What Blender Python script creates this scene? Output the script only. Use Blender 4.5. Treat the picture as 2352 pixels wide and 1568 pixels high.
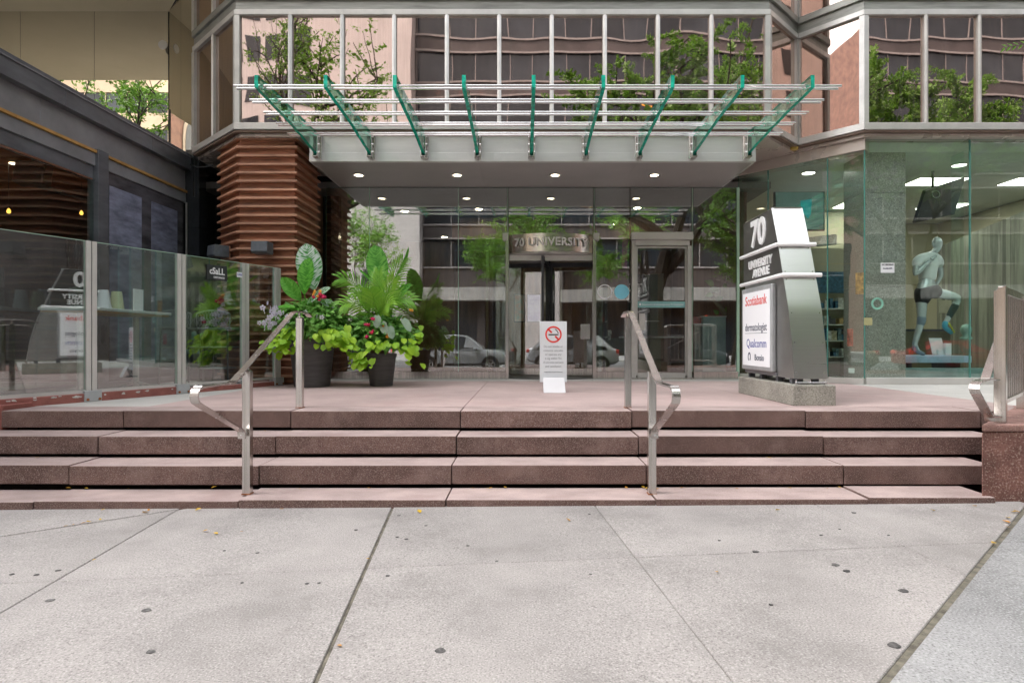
import bpy, bmesh, math, random
from mathutils import Vector, Matrix, noise as mnoise
random.seed(7)
R = math.radians
scene = bpy.context.scene
COL = scene.collection
for _o in list(bpy.data.objects): bpy.data.objects.remove(_o)

# ------------------------------------------------------------------ camera, sky, sun, exposure
CAMZ, FPX, VPX = 1.23, 1400.0, 1205.0          # camera height; focal length and vanishing point in a 2352 px wide frame
cam_d = bpy.data.cameras.new('camera')
cam_d.sensor_width = 36.0
cam_d.lens = 36.0 * FPX / 2352.0
cam_d.shift_x = -(VPX - 1176.0) / 2352.0
cam_d.clip_start, cam_d.clip_end = 0.05, 2000.0
cam = bpy.data.objects.new('camera', cam_d); COL.objects.link(cam)
cam.location = (0, 0, CAMZ); cam.rotation_euler = (R(90), 0, 0)
scene.camera = cam

SUN_EL, SUN_AZ = 58.0, 298.0                   # azimuth clockwise from +Y: ahead to the left behind the tower, so the forecourt lies in open shade
world = bpy.data.worlds.new('World'); scene.world = world; world.use_nodes = True
wn = world.node_tree; wn.nodes.clear()
sky = wn.nodes.new('ShaderNodeTexSky'); sky.sky_type = 'NISHITA'; sky.sun_disc = False
sky.sun_elevation = R(SUN_EL); sky.sun_rotation = R(SUN_AZ)
sky.air_density = 1.0; sky.dust_density = 6.0; sky.ozone_density = 1.0; sky.altitude = 50
hs = wn.nodes.new('ShaderNodeHueSaturation'); hs.inputs['Saturation'].default_value = 0.16
bg = wn.nodes.new('ShaderNodeBackground'); bg.inputs['Strength'].default_value = 0.15
wo = wn.nodes.new('ShaderNodeOutputWorld')
wn.links.new(sky.outputs[0], hs.inputs['Color']); wn.links.new(hs.outputs[0], bg.inputs['Color']); wn.links.new(bg.outputs[0], wo.inputs['Surface'])

sun_d = bpy.data.lights.new('sun', 'SUN'); sun_d.energy = 0.5; sun_d.angle = R(30); sun_d.color = (1.0, 0.965, 0.92)
sun = bpy.data.objects.new('sun', sun_d); COL.objects.link(sun)
_az = R(SUN_AZ)
_sd = Vector((math.sin(_az) * math.cos(R(SUN_EL)), math.cos(_az) * math.cos(R(SUN_EL)), math.sin(R(SUN_EL))))
sun.rotation_euler = _sd.to_track_quat('Z', 'Y').to_euler(); sun.location = (0, -10, 40)

vs = scene.view_settings
vs.view_transform = 'Standard'; vs.look = 'None'; vs.gamma = 1.0; vs.use_curve_mapping = False
vs.exposure = 2.65
scene.render.engine = 'CYCLES'
cy = scene.cycles
cy.use_denoising = True; cy.max_bounces = 7; cy.diffuse_bounces = 3; cy.glossy_bounces = 4; cy.transmission_bounces = 4
cy.transparent_max_bounces = 14; cy.caustics_reflective = False; cy.caustics_refractive = False
cy.sample_clamp_indirect = 5.0; cy.use_adaptive_sampling = True; cy.adaptive_threshold = 0.02

def W(px, py, D):
    "point at depth D (metres in front of the camera plane) seen at px,py of a 2352 x 1568 frame"
    return Vector(((px - VPX) * D / FPX, D, CAMZ - (py - 784.0) * D / FPX))
def G(px, py, z=0.0):
    D = (CAMZ - z) * FPX / (py - 784.0)
    return Vector(((px - VPX) * D / FPX, D, z))

# ------------------------------------------------------------------ materials
MATS = {}
def _nt(name):
    m = bpy.data.materials.new(name); m.use_nodes = True
    nt = m.node_tree; nt.nodes.clear()
    out = nt.nodes.new('ShaderNodeOutputMaterial')
    MATS[name] = m
    return m, nt, out
def c4(c): return (c[0], c[1], c[2], 1.0)

def mat(name, col, rough=0.5, metal=0.0, var=0.12, scale=3.0, speck=None, sscale=160.0, samt=0.5, bump=0.0, bscale=80.0,
        spec=0.5, stretch=None, piece=0.06, rvar=0.1, emit=None, estr=0.0, col2=None, blotch=None, trans=0.0, aniso=0.0, dist=0.01):
    m, nt, out = _nt(name); N = nt.nodes; L = nt.links
    b = N.new('ShaderNodeBsdfPrincipled'); L.new(b.outputs[0], out.inputs['Surface'])
    geo = N.new('ShaderNodeNewGeometry')
    src = geo.outputs['Position']
    if stretch:
        mp = N.new('ShaderNodeMapping'); mp.inputs['Scale'].default_value = stretch
        L.new(src, mp.inputs['Vector']); src = mp.outputs[0]
    n1 = N.new('ShaderNodeTexNoise'); n1.inputs['Scale'].default_value = scale; n1.inputs['Detail'].default_value = 6
    n1.inputs['Roughness'].default_value = 0.62
    L.new(src, n1.inputs['Vector'])
    a = N.new('ShaderNodeMixRGB'); a.blend_type = 'MIX'
    c2 = col2 if col2 else tuple(x * (1 - 2.2 * var) for x in col)
    c1 = col if col2 else tuple(min(1, x * (1 + 1.2 * var)) for x in col)
    a.inputs['Color1'].default_value = c4(c1); a.inputs['Color2'].default_value = c4(c2)
    rmp = N.new('ShaderNodeMapRange'); rmp.inputs['From Min'].default_value = 0.32; rmp.inputs['From Max'].default_value = 0.68
    L.new(n1.outputs['Fac'], rmp.inputs['Value']); L.new(rmp.outputs[0], a.inputs['Fac'])
    cur = a.outputs[0]
    if speck:
        n2 = N.new('ShaderNodeTexNoise'); n2.inputs['Scale'].default_value = sscale; n2.inputs['Detail'].default_value = 2
        L.new(geo.outputs['Position'], n2.inputs['Vector'])
        r2 = N.new('ShaderNodeMapRange'); r2.inputs['From Min'].default_value = 0.56; r2.inputs['From Max'].default_value = 0.66
        r2.inputs['To Max'].default_value = samt
        L.new(n2.outputs['Fac'], r2.inputs['Value'])
        mx = N.new('ShaderNodeMixRGB'); mx.inputs['Color2'].default_value = c4(speck)
        L.new(r2.outputs[0], mx.inputs['Fac']); L.new(cur, mx.inputs['Color1']); cur = mx.outputs[0]
        r3 = N.new('ShaderNodeMapRange'); r3.inputs['From Min'].default_value = 0.44; r3.inputs['From Max'].default_value = 0.34
        r3.inputs['To Max'].default_value = samt
        L.new(n2.outputs['Fac'], r3.inputs['Value'])
        mx2 = N.new('ShaderNodeMixRGB'); mx2.inputs['Color2'].default_value = c4(tuple(x * 0.35 for x in col))
        L.new(r3.outputs[0], mx2.inputs['Fac']); L.new(cur, mx2.inputs['Color1']); cur = mx2.outputs[0]
    if blotch:
        bc, ba, bs = blotch
        nb = N.new('ShaderNodeTexNoise'); nb.inputs['Scale'].default_value = bs; nb.inputs['Detail'].default_value = 8; nb.inputs['Roughness'].default_value = 0.7
        L.new(geo.outputs['Position'], nb.inputs['Vector'])
        rb = N.new('ShaderNodeMapRange'); rb.inputs['From Min'].default_value = 0.52; rb.inputs['From Max'].default_value = 0.72; rb.inputs['To Max'].default_value = ba
        L.new(nb.outputs['Fac'], rb.inputs['Value'])
        mb_ = N.new('ShaderNodeMixRGB'); mb_.inputs['Color2'].default_value = c4(bc); L.new(rb.outputs[0], mb_.inputs['Fac']); L.new(cur, mb_.inputs['Color1']); cur = mb_.outputs[0]
    if piece:
        oi = N.new('ShaderNodeObjectInfo')
        pr = N.new('ShaderNodeMapRange'); pr.inputs['To Min'].default_value = 1 - piece; pr.inputs['To Max'].default_value = 1 + piece
        L.new(oi.outputs['Random'], pr.inputs['Value'])
        hv = N.new('ShaderNodeHueSaturation'); L.new(pr.outputs[0], hv.inputs['Value']); L.new(cur, hv.inputs['Color']); cur = hv.outputs[0]
    L.new(cur, b.inputs['Base Color'])
    b.inputs['Metallic'].default_value = metal
    b.inputs['Specular IOR Level'].default_value = spec
    if rvar:
        rr = N.new('ShaderNodeMapRange'); rr.inputs['To Min'].default_value = max(0.02, rough - rvar); rr.inputs['To Max'].default_value = min(1, rough + rvar)
        L.new(n1.outputs['Fac'], rr.inputs['Value']); L.new(rr.outputs[0], b.inputs['Roughness'])
    else: b.inputs['Roughness'].default_value = rough
    if aniso: b.inputs['Anisotropic'].default_value = aniso
    if trans: b.inputs['Transmission Weight'].default_value = trans
    if bump:
        n3 = N.new('ShaderNodeTexNoise'); n3.inputs['Scale'].default_value = bscale; n3.inputs['Detail'].default_value = 4
        L.new(src if stretch else geo.outputs['Position'], n3.inputs['Vector'])
        bp = N.new('ShaderNodeBump'); bp.inputs['Strength'].default_value = bump; bp.inputs['Distance'].default_value = dist
        L.new(n3.outputs['Fac'], bp.inputs['Height']); L.new(bp.outputs[0], b.inputs['Normal'])
    if emit:
        b.inputs['Emission Color'].default_value = c4(emit); b.inputs['Emission Strength'].default_value = estr
    return m

def glass(name, tint, r0, refl=(1, 1, 1), rough=0.0, wave=0.0, wscale=1.5, dirt=0.0, dirtcol=(0.6, 0.55, 0.5)):
    "thin pane: Schlick mix of a tinted see-through and a mirror reflection, the same from both sides"
    m, nt, out = _nt(name); N = nt.nodes; L = nt.links
    t = N.new('ShaderNodeBsdfTransparent'); t.inputs['Color'].default_value = c4(tint)
    g = N.new('ShaderNodeBsdfGlossy'); g.inputs['Roughness'].default_value = rough; g.inputs['Color'].default_value = c4(refl)
    lw = N.new('ShaderNodeLayerWeight'); lw.inputs['Blend'].default_value = 0.5
    p = N.new('ShaderNodeMath'); p.operation = 'POWER'; p.inputs[1].default_value = 5.0; L.new(lw.outputs['Facing'], p.inputs[0])
    ma = N.new('ShaderNodeMath'); ma.operation = 'MULTIPLY_ADD'; ma.inputs[1].default_value = 1 - r0; ma.inputs[2].default_value = r0
    L.new(p.outputs[0], ma.inputs[0])
    mx = N.new('ShaderNodeMixShader'); L.new(ma.outputs[0], mx.inputs[0]); L.new(t.outputs[0], mx.inputs[1]); L.new(g.outputs[0], mx.inputs[2])
    geo = N.new('ShaderNodeNewGeometry')
    if wave:
        n = N.new('ShaderNodeTexNoise'); n.inputs['Scale'].default_value = wscale; n.inputs['Detail'].default_value = 1
        L.new(geo.outputs['Position'], n.inputs['Vector'])
        bp = N.new('ShaderNodeBump'); bp.inputs['Strength'].default_value = wave; bp.inputs['Distance'].default_value = 0.02
        L.new(n.outputs['Fac'], bp.inputs['Height']); L.new(bp.outputs[0], g.inputs['Normal'])
    last = mx.outputs[0]
    if dirt:
        d = N.new('ShaderNodeBsdfDiffuse'); d.inputs['Color'].default_value = c4(dirtcol)
        mp = N.new('ShaderNodeMapping'); mp.inputs['Scale'].default_value = (38, 38, 1.6); L.new(geo.outputs['Position'], mp.inputs['Vector'])
        n2 = N.new('ShaderNodeTexNoise'); n2.inputs['Scale'].default_value = 1.0; n2.inputs['Detail'].default_value = 6; L.new(mp.outputs[0], n2.inputs['Vector'])
        n3 = N.new('ShaderNodeTexNoise'); n3.inputs['Scale'].default_value = 0.9; L.new(geo.outputs['Position'], n3.inputs['Vector'])
        mm = N.new('ShaderNodeMath'); mm.operation = 'MULTIPLY'; L.new(n2.outputs['Fac'], mm.inputs[0]); L.new(n3.outputs['Fac'], mm.inputs[1])
        r = N.new('ShaderNodeMapRange'); r.inputs['From Min'].default_value = 0.2; r.inputs['From Max'].default_value = 0.45; r.inputs['To Max'].default_value = dirt
        L.new(mm.outputs[0], r.inputs['Value'])
        m2 = N.new('ShaderNodeMixShader'); L.new(r.outputs[0], m2.inputs[0]); L.new(last, m2.inputs[1]); L.new(d.outputs[0], m2.inputs[2]); last = m2.outputs[0]
    L.new(last, out.inputs['Surface'])
    return m

def emis(name, col, st):
    m, nt, out = _nt(name)
    e = nt.nodes.new('ShaderNodeEmission'); e.inputs['Color'].default_value = c4(col); e.inputs['Strength'].default_value = st
    nt.links.new(e.outputs[0], out.inputs['Surface']); return m

def leafmat(name, col, col2, rough=0.45, tr=0.35, stripes=None):
    m, nt, out = _nt(name); N = nt.nodes; L = nt.links
    b = N.new('ShaderNodeBsdfPrincipled'); b.inputs['Roughness'].default_value = rough; b.inputs['Specular IOR Level'].default_value = 0.4
    geo = N.new('ShaderNodeNewGeometry'); oi = N.new('ShaderNodeObjectInfo')
    n = N.new('ShaderNodeTexNoise'); n.inputs['Scale'].default_value = 9; L.new(geo.outputs['Position'], n.inputs['Vector'])
    ad = N.new('ShaderNodeMath'); ad.operation = 'ADD'; L.new(n.outputs['Fac'], ad.inputs[0]); L.new(oi.outputs['Random'], ad.inputs[1])
    ad2 = N.new('ShaderNodeMath'); ad2.operation = 'ADD'; L.new(ad.outputs[0], ad2.inputs[0]); L.new(geo.outputs['Random Per Island'], ad2.inputs[1])
    r = N.new('ShaderNodeMapRange'); r.inputs['From Min'].default_value = 0.6; r.inputs['From Max'].default_value = 2.0; L.new(ad2.outputs[0], r.inputs['Value'])
    mx = N.new('ShaderNodeMixRGB'); mx.inputs['Color1'].default_value = c4(col); mx.inputs['Color2'].default_value = c4(col2)
    L.new(r.outputs[0], mx.inputs['Fac']); cur = mx.outputs[0]
    if stripes:
        uv = N.new('ShaderNodeTexCoord'); mp = N.new('ShaderNodeMapping'); mp.inputs['Scale'].default_value = (3, 26, 1); mp.inputs['Rotation'].default_value = (0, 0, 0.0)
        L.new(uv.outputs['UV'], mp.inputs['Vector'])
        ns = N.new('ShaderNodeTexNoise'); ns.inputs['Scale'].default_value = 1.0; ns.inputs['Detail'].default_value = 3; L.new(mp.outputs[0], ns.inputs['Vector'])
        rs = N.new('ShaderNodeMapRange'); rs.inputs['From Min'].default_value = 0.44; rs.inputs['From Max'].default_value = 0.56; L.new(ns.outputs['Fac'], rs.inputs['Value'])
        m2 = N.new('ShaderNodeMixRGB'); m2.inputs['Color2'].default_value = c4(stripes); L.new(rs.outputs[0], m2.inputs['Fac']); L.new(cur, m2.inputs['Color1']); cur = m2.outputs[0]
    L.new(cur, b.inputs['Base Color'])
    t = N.new('ShaderNodeBsdfTranslucent'); L.new(cur, t.inputs['Color'])
    ms = N.new('ShaderNodeMixShader'); ms.inputs[0].default_value = tr; L.new(b.outputs[0], ms.inputs[1]); L.new(t.outputs[0], ms.inputs[2])
    L.new(ms.outputs[0], out.inputs['Surface'])
    return m

# stone, concrete, ground
mat('sidewalk', (0.300, 0.277, 0.266), 0.85, var=0.10, scale=1.3, speck=(0.46, 0.43, 0.415), sscale=120, samt=0.6, bump=0.5, bscale=110, piece=0.07, dist=0.004, blotch=((.205, .190, .182), .6, 1.3))
mat('sidewalk_blue', (0.262, 0.258, 0.258), 0.85, var=0.12, scale=1.5, speck=(0.42, 0.415, 0.415), sscale=100, samt=0.6, bump=0.5, bscale=110, piece=0.03, dist=0.004)
mat('joint_filler', (0.15, 0.135, 0.105), 0.95, var=0.25, scale=14, bump=0.5, bscale=120, piece=0)
mat('stone_tread_lit', (0.425, 0.325, 0.305), 0.75, var=0.12, scale=2.2, speck=(0.55, 0.47, 0.45), sscale=190, samt=0.35, bump=0.25, bscale=220, piece=0.06, dist=0.004, stretch=(1, 1.6, 1), blotch=((.30, .20, .19), .6, 1.8))  # step stone for upward faces, sky light put into its paler colour
mat('stone_riser_shaded', (0.175, 0.104, 0.088), 0.9, var=0.16, scale=2.6, speck=(0.42, 0.34, 0.31), sscale=150, samt=0.6, bump=0.7, bscale=170, piece=0.12, dist=0.005, blotch=((.36, .25, .225), .55, 2.0))  # same stone with the risers' shade put in, plus exposed aggregate
mat('gap_shade', (0.02, 0.014, 0.012), 0.95, piece=0)
mat('landing', (0.485, 0.365, 0.345), 0.7, var=0.10, scale=0.9, speck=(0.55, 0.45, 0.43), sscale=170, samt=0.3, bump=0.15, bscale=200, piece=0.04, dist=0.003, blotch=((.38, .24, .23), .5, 1.0))
mat('landing_pale', (0.52, 0.50, 0.47), 0.75, var=0.06, scale=1.4, speck=(0.6, 0.58, 0.55), sscale=150, samt=0.3, bump=0.1, bscale=160, piece=0.03, dist=0.003)
mat('cheek_stone', (0.25, 0.118, 0.095), 0.85, var=0.2, scale=4, speck=(0.55, 0.42, 0.36), sscale=70, samt=0.55, bump=0.8, bscale=90, piece=0, dist=0.005)
mat('cheek_cap', (0.36, 0.20, 0.17), 0.8, var=0.2, scale=6, speck=(0.5, 0.38, 0.33), sscale=90, samt=0.5, bump=0.8, bscale=60, piece=0, dist=0.008)
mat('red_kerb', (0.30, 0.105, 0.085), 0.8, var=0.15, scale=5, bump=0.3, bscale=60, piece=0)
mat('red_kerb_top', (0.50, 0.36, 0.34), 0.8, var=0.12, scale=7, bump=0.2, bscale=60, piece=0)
mat('flaked_paint', (0.62, 0.60, 0.57), 0.8, var=0.15, scale=20, piece=0)
mat('concrete_block', (0.36, 0.345, 0.30), 0.9, var=0.12, scale=4, speck=(0.5, 0.48, 0.43), sscale=70, samt=0.6, bump=0.9, bscale=60, piece=0, dist=0.006)
mat('granite', (0.33, 0.30, 0.275), 0.35, var=0.08, scale=2, speck=(0.55, 0.52, 0.48), sscale=85, samt=0.8, piece=0.03)
mat('black_granite', (0.022, 0.024, 0.028), 0.12, var=0.15, scale=3, speck=(0.12, 0.13, 0.14), sscale=130, samt=0.5, piece=0.04, rvar=0.04)
mat('gum', (0.085, 0.08, 0.078), 0.85, var=.3, scale=60, piece=0.5)
mat('asphalt', (0.085, 0.085, 0.088), 0.9, var=0.2, scale=0.6, speck=(0.13, 0.13, 0.13), sscale=60, samt=0.5, bump=0.5, bscale=60, piece=0)
mat('kerb_concrete', (0.38, 0.37, 0.35), 0.9, var=0.15, scale=2, bump=0.3, bscale=60)
mat('road_paint', (0.70, 0.69, 0.65), 0.8, var=0.15, scale=6, piece=0)
# metal
mat('steel', (0.60, 0.57, 0.54), 0.22, 1.0, var=0.12, scale=1.0, stretch=(60, 60, 0.8), piece=0.03, rvar=0.10)
mat('steel_rail', (0.58, 0.54, 0.515), 0.26, 1.0, var=0.10, scale=5, piece=0, rvar=0.14)
mat('steel_side', (0.52, 0.52, 0.51), 0.32, 0.85, var=0.05, piece=0)
mat('steel_sign', (0.74, 0.73, 0.715), 0.28, 1.0, var=0.015, scale=1.0, stretch=(0.8, 60, 60), piece=0, rvar=0.015)
mat('steel_drum', (0.60, 0.56, 0.50), 0.22, 1.0, var=0.05, scale=1.0, stretch=(40, 40, 0.5), bump=0.08, bscale=3, piece=0, rvar=0.06, dist=0.002)
mat('chrome', (0.78, 0.78, 0.78), 0.12, 1.0, var=0.03, piece=0, rvar=0.04)
mat('alu_white', (0.60, 0.585, 0.555), 0.38, 0.35, var=0.05, scale=2, piece=0.03, rvar=0.05)
mat('alu_frame', (0.56, 0.545, 0.52), 0.36, 0.5, var=0.07, scale=3, piece=0.03)
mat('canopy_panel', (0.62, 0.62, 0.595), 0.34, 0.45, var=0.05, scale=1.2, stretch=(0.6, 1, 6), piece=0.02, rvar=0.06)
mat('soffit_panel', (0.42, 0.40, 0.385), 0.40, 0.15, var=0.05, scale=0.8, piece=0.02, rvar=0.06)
mat('galvanised', (0.30, 0.30, 0.275), 0.5, 0.6, var=0.16, scale=2.5, stretch=(0.5, 1, 5), piece=0.06)
mat('dark_soffit', (0.17, 0.115, 0.085), 0.55, 0.1, var=0.1, scale=2, piece=0.02)
mat('header_beige', (0.56, 0.49, 0.44), 0.28, 0.25, var=0.04, scale=0.8, piece=0.02)
mat('black_metal', (0.03, 0.032, 0.036), 0.45, 0.0, var=0.2, scale=6, piece=0.05)
mat('pavilion_dark', (.012, .014, .017), .7, var=.2, scale=2, piece=0)
mat('charcoal', (0.12, 0.124, 0.138), 0.42, 0.15, var=0.16, scale=2.0, stretch=(1, 1, 3), bump=0.1, bscale=30, piece=0.07)
mat('charcoal_light', (0.25, 0.25, 0.265), 0.45, 0.2, var=0.12, scale=1.6, piece=0.06)
mat('gold_strip', (0.52, 0.29, 0.09), 0.45, 0.3, var=0.12, scale=6, piece=0)
mat('vinyl', (0.085, 0.08, 0.09), 0.22, var=0.25, scale=1.6, stretch=(1, 1, 4), bump=0.12, bscale=2.2, piece=0, dist=0.02)
mat('vinyl_window', (0.19, 0.20, 0.27), 0.16, var=0.22, scale=1.4, stretch=(2, 2, 7), bump=0.12, bscale=1.6, piece=0.12, dist=0.02)
mat('rust', (0.30, 0.10, 0.03), 0.9, var=0.3, scale=30, piece=0)
mat('bracket_paint', (0.42, 0.43, 0.44), 0.5, 0.2, var=0.06, scale=8, piece=0)
# timber
mat('timber', (0.31, 0.115, 0.055), 0.55, var=0.28, scale=2.0, stretch=(1.2, 1.2, 14), piece=0.18)
mat('timber_fin', (0.47, 0.24, 0.15), 0.55, var=0.16, scale=2.0, stretch=(1.4, 1.4, 16), piece=0.2)
mat('ceiling_plank', (0.30, 0.085, 0.022), 0.6, var=0.3, scale=1.5, stretch=(8, 1, 8), piece=0.3)
mat('lobby_wood', (0.17, 0.095, 0.055), 0.45, var=0.2, scale=1.5, stretch=(5, 5, 0.7), piece=0.2)
# buildings' finishes
mat('beige_soffit', (0.66, 0.56, 0.38), 0.7, var=0.03, scale=0.7, piece=0.02)
mat('white_paint', (0.78, 0.78, 0.77), 0.5, var=0.03, piece=0.02)
mat('sign_black', (0.085, 0.082, 0.078), 0.32, 0.2, var=0.06, piece=0)
mat('sign_white', (0.82, 0.82, 0.82), 0.3, var=0.02, piece=0, emit=(1, 1, 1), estr=0.015)  # white of lettering and ring tubes, with a faint emission put in
mat('panel_glow', (0.84, 0.84, 0.86), 0.55, var=0.01, piece=0, emit=(0.95, 0.96, 1.0), estr=0.03)  # sign panel is unlit by day; faint glow added to brighten its white
mat('red_print', (0.75, 0.035, 0.025), 0.5, var=0.0, piece=0)
mat('navy_print', (0.02, 0.03, 0.07), 0.5, var=0.0, piece=0)
mat('blue_print', (0.05, 0.07, 0.35), 0.5, var=0.0, piece=0)
mat('black_print', (0.02, 0.02, 0.025), 0.5, var=0.0, piece=0)
mat('grey_print', (0.28, 0.30, 0.32), 0.5, var=0.0, piece=0)
mat('board_white', (0.74, 0.77, 0.79), 0.35, var=0.02, piece=0)
mat('paper_white', (0.78, 0.78, 0.80), 0.6, var=0.02, piece=0)
mat('pot', (0.085, 0.083, 0.085), 0.62, var=0.14, scale=3, stretch=(1, 1, 8), bump=0.15, bscale=14, piece=0.05)
mat('soil', (0.03, 0.022, 0.016), 0.95, var=0.3, scale=40, bump=0.8, bscale=60)
mat('slate_lamp', (0.085, 0.095, 0.11), 0.55, var=0.15, scale=12, piece=0.05)
# glass
glass('shop_glass', (0.94, 0.975, 0.955), 0.20, wave=0.012, wscale=0.7)
glass('shop_glass_right', (0.915, 0.985, 0.95), 0.07, wave=0.012, wscale=0.7)
glass('door_glass', (0.95, 0.975, 0.965), 0.14)
glass('fence_glass', (0.86, 0.935, 0.91), 0.20, dirt=0.02, dirtcol=(0.5, 0.55, 0.55))
glass('bay_glass', (0.20, 0.13, 0.10), 0.50, refl=(1.0, 0.81, 0.72), rough=0.012, dirt=0.16, dirtcol=(0.32, 0.26, 0.24))
glass('mirror_wall', (0.05, 0.045, 0.04), 0.80, refl=(0.92, 0.88, 0.80), dirt=0.02)
glass('fin_face', (0.62, 0.90, 0.80), 0.06)
mat('fin_edge', (0.02, 0.50, 0.345), 0.15, var=0.25, scale=14, piece=0.06, emit=None)
mat('glass_edge', (0.09, 0.26, 0.22), 0.15, var=0.1, piece=0)
mat('glass_edge_pale', (0.45, 0.66, 0.52), 0.2, var=0.1, piece=0)
emis('lamp_warm', (1.0, 0.83, 0.58), 2.2)
emis('lamp_lobby', (1.0, 0.80, 0.55), 22.0)
emis('lamp_panel', (1.0, 0.95, 0.84), 2.4)
emis('lamp_amber', (1.0, 0.45, 0.08), 0.45)
emis('lamp_red', (1.0, 0.10, 0.03), 0.3)

# ------------------------------------------------------------------ mesh helpers
OFF = {}
class MB:
    def __init__(s): s.v = []; s.f = []; s.m = []; s.uv = None
    def add(s, vs_, fs, m=0):
        o = len(s.v); s.v += [Vector(v) for v in vs_]
        for f in fs: s.f.append([i + o for i in f]); s.m.append(m)
        return s
    def box(s, x0, x1, y0, y1, z0, z1, m=0):
        if x0 > x1: x0, x1 = x1, x0
        if y0 > y1: y0, y1 = y1, y0
        if z0 > z1: z0, z1 = z1, z0
        return s.add([(x0,y0,z0),(x1,y0,z0),(x1,y1,z0),(x0,y1,z0),(x0,y0,z1),(x1,y0,z1),(x1,y1,z1),(x0,y1,z1)],
                     [(0,3,2,1),(4,5,6,7),(0,1,5,4),(1,2,6,5),(2,3,7,6),(3,0,4,7)], m)
    def obox(s, c, u, v, w, m=0):
        "box from centre and three half-extent vectors (right-handed)"
        c, u, v, w = Vector(c), Vector(u), Vector(v), Vector(w)
        P = [c + a*u + b*v + d*w for d in (-1, 1) for (a, b) in ((-1,-1),(1,-1),(1,1),(-1,1))]
        return s.add(P, [(0,3,2,1),(4,5,6,7),(0,1,5,4),(1,2,6,5),(2,3,7,6),(3,0,4,7)], m)
    def prism(s, poly, ext, m=0, mside=None):
        "planar polygon (3-D points) pushed along a vector"
        n = len(poly); ext = Vector(ext); P = [Vector(p) for p in poly]
        nrm = Vector((0, 0, 0))
        for i in range(n): nrm += P[i].cross(P[(i+1) % n])
        if nrm.dot(ext) > 0: P = P[::-1]
        s.add(P + [p + ext for p in P], [list(range(n)), list(range(2*n-1, n-1, -1))], m)
        o = len(s.v) - 2*n
        for i in range(n):
            j = (i+1) % n
            s.f.append([o+j, o+i, o+n+i, o+n+j]); s.m.append(m if mside is None else mside)
        return s
    def pxy(s, poly, z0, z1, m=0, mside=None):
        return s.prism([(p[0], p[1], z0) for p in poly], (0, 0, z1 - z0), m, mside)
    def wallseg(s, a, b, z0, z1, t, m=0, mside=None):
        "vertical slab standing on plan line a-b, thickness t to the left of a->b"
        a, b = Vector((a[0], a[1])), Vector((b[0], b[1])); d = (b - a).normalized(); n = Vector((-d.y, d.x)) * t
        return s.pxy([a, b, b + n, a + n], z0, z1, m, mside)
    def tube(s, pts, r, n=8, m=0, caps=True):
        P = [Vector(p) for p in pts]; k = len(P)
        rs = r if isinstance(r, (list, tuple)) else [r] * k
        T = []
        for i in range(k):
            d = (P[min(i+1, k-1)] - P[max(i-1, 0)]); T.append(d.normalized() if d.length > 1e-9 else Vector((0,0,1)))
        ref = Vector((0,0,1)) if abs(T[0].z) < 0.9 else Vector((1,0,0))
        U = (ref - T[0]*ref.dot(T[0])).normalized(); o = len(s.v)
        for i in range(k):
            U = (U - T[i]*U.dot(T[i])); U = U.normalized() if U.length > 1e-6 else T[i].orthogonal().normalized()
            V = T[i].cross(U)
            for j in range(n):
                a = 2*math.pi*j/n; s.v.append(P[i] + (U*math.cos(a) + V*math.sin(a))*rs[i])
        for i in range(k-1):
            for j in range(n):
                q = (j+1) % n
                s.f.append([o+i*n+j, o+i*n+q, o+(i+1)*n+q, o+(i+1)*n+j]); s.m.append(m)
        if caps:
            s.f.append([o+j for j in range(n-1, -1, -1)]); s.m.append(m)
            s.f.append([o+(k-1)*n+j for j in range(n)]); s.m.append(m)
        return s
    def bar(s, pts, wdir, w, t, m=0):
        "flat bar swept along pts; wdir is the constant width direction"
        P = [Vector(p) for p in pts]; k = len(P); wd = Vector(wdir).normalized(); o = len(s.v)
        for i in range(k):
            if 0 < i < k-1:
                t1 = (P[i]-P[i-1]).normalized(); t2 = (P[i+1]-P[i]).normalized()
                n1 = wd.cross(t1).normalized(); n2 = wd.cross(t2).normalized(); n = (n1+n2)
                n = n.normalized() / max(0.4, n.normalized().dot(n1))
            else:
                d = (P[1]-P[0]) if i == 0 else (P[-1]-P[-2]); n = wd.cross(d.normalized()).normalized()
            for a, b in ((-1,-1),(1,-1),(1,1),(-1,1)): s.v.append(P[i] + wd*(a*w/2) + n*(b*t/2))
        for i in range(k-1):
            for j in range(4):
                q = (j+1) % 4
                s.f.append([o+i*4+j, o+i*4+q, o+(i+1)*4+q, o+(i+1)*4+j]); s.m.append(m)
        s.f.append([o+3, o+2, o+1, o]); s.m.append(m)
        e = o+(k-1)*4; s.f.append([e, e+1, e+2, e+3]); s.m.append(m)
        return s
    def lathe(s, cx, cy_, prof, n=32, m=0, a0=0.0, a1=2*math.pi):
        o = len(s.v); k = len(prof); full = abs(a1-a0-2*math.pi) < 1e-6; cnt = n if full else n+1
        for r, z in prof:
            for j in range(cnt):
                a = a0 + (a1-a0)*j/n; s.v.append(Vector((cx + r*math.cos(a), cy_ + r*math.sin(a), z)))
        for i in range(k-1):
            for j in range(n):
                q = (j+1) % cnt
                s.f.append([o+i*cnt+j, o+i*cnt+q, o+(i+1)*cnt+q, o+(i+1)*cnt+j]); s.m.append(m)
        return s
    def disc(s, c, nrm, r, n=16, m=0, t=0.0, rx=None):
        c = Vector(c); nrm = Vector(nrm).normalized(); u = nrm.orthogonal().normalized(); v = nrm.cross(u)
        P = [c + u*(r*math.cos(2*math.pi*j/n)) + v*((rx or r)*math.sin(2*math.pi*j/n)) for j in range(n)]
        if t: return s.prism(P, nrm*t, m)
        return s.add(P, [list(range(n))], m)
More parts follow.
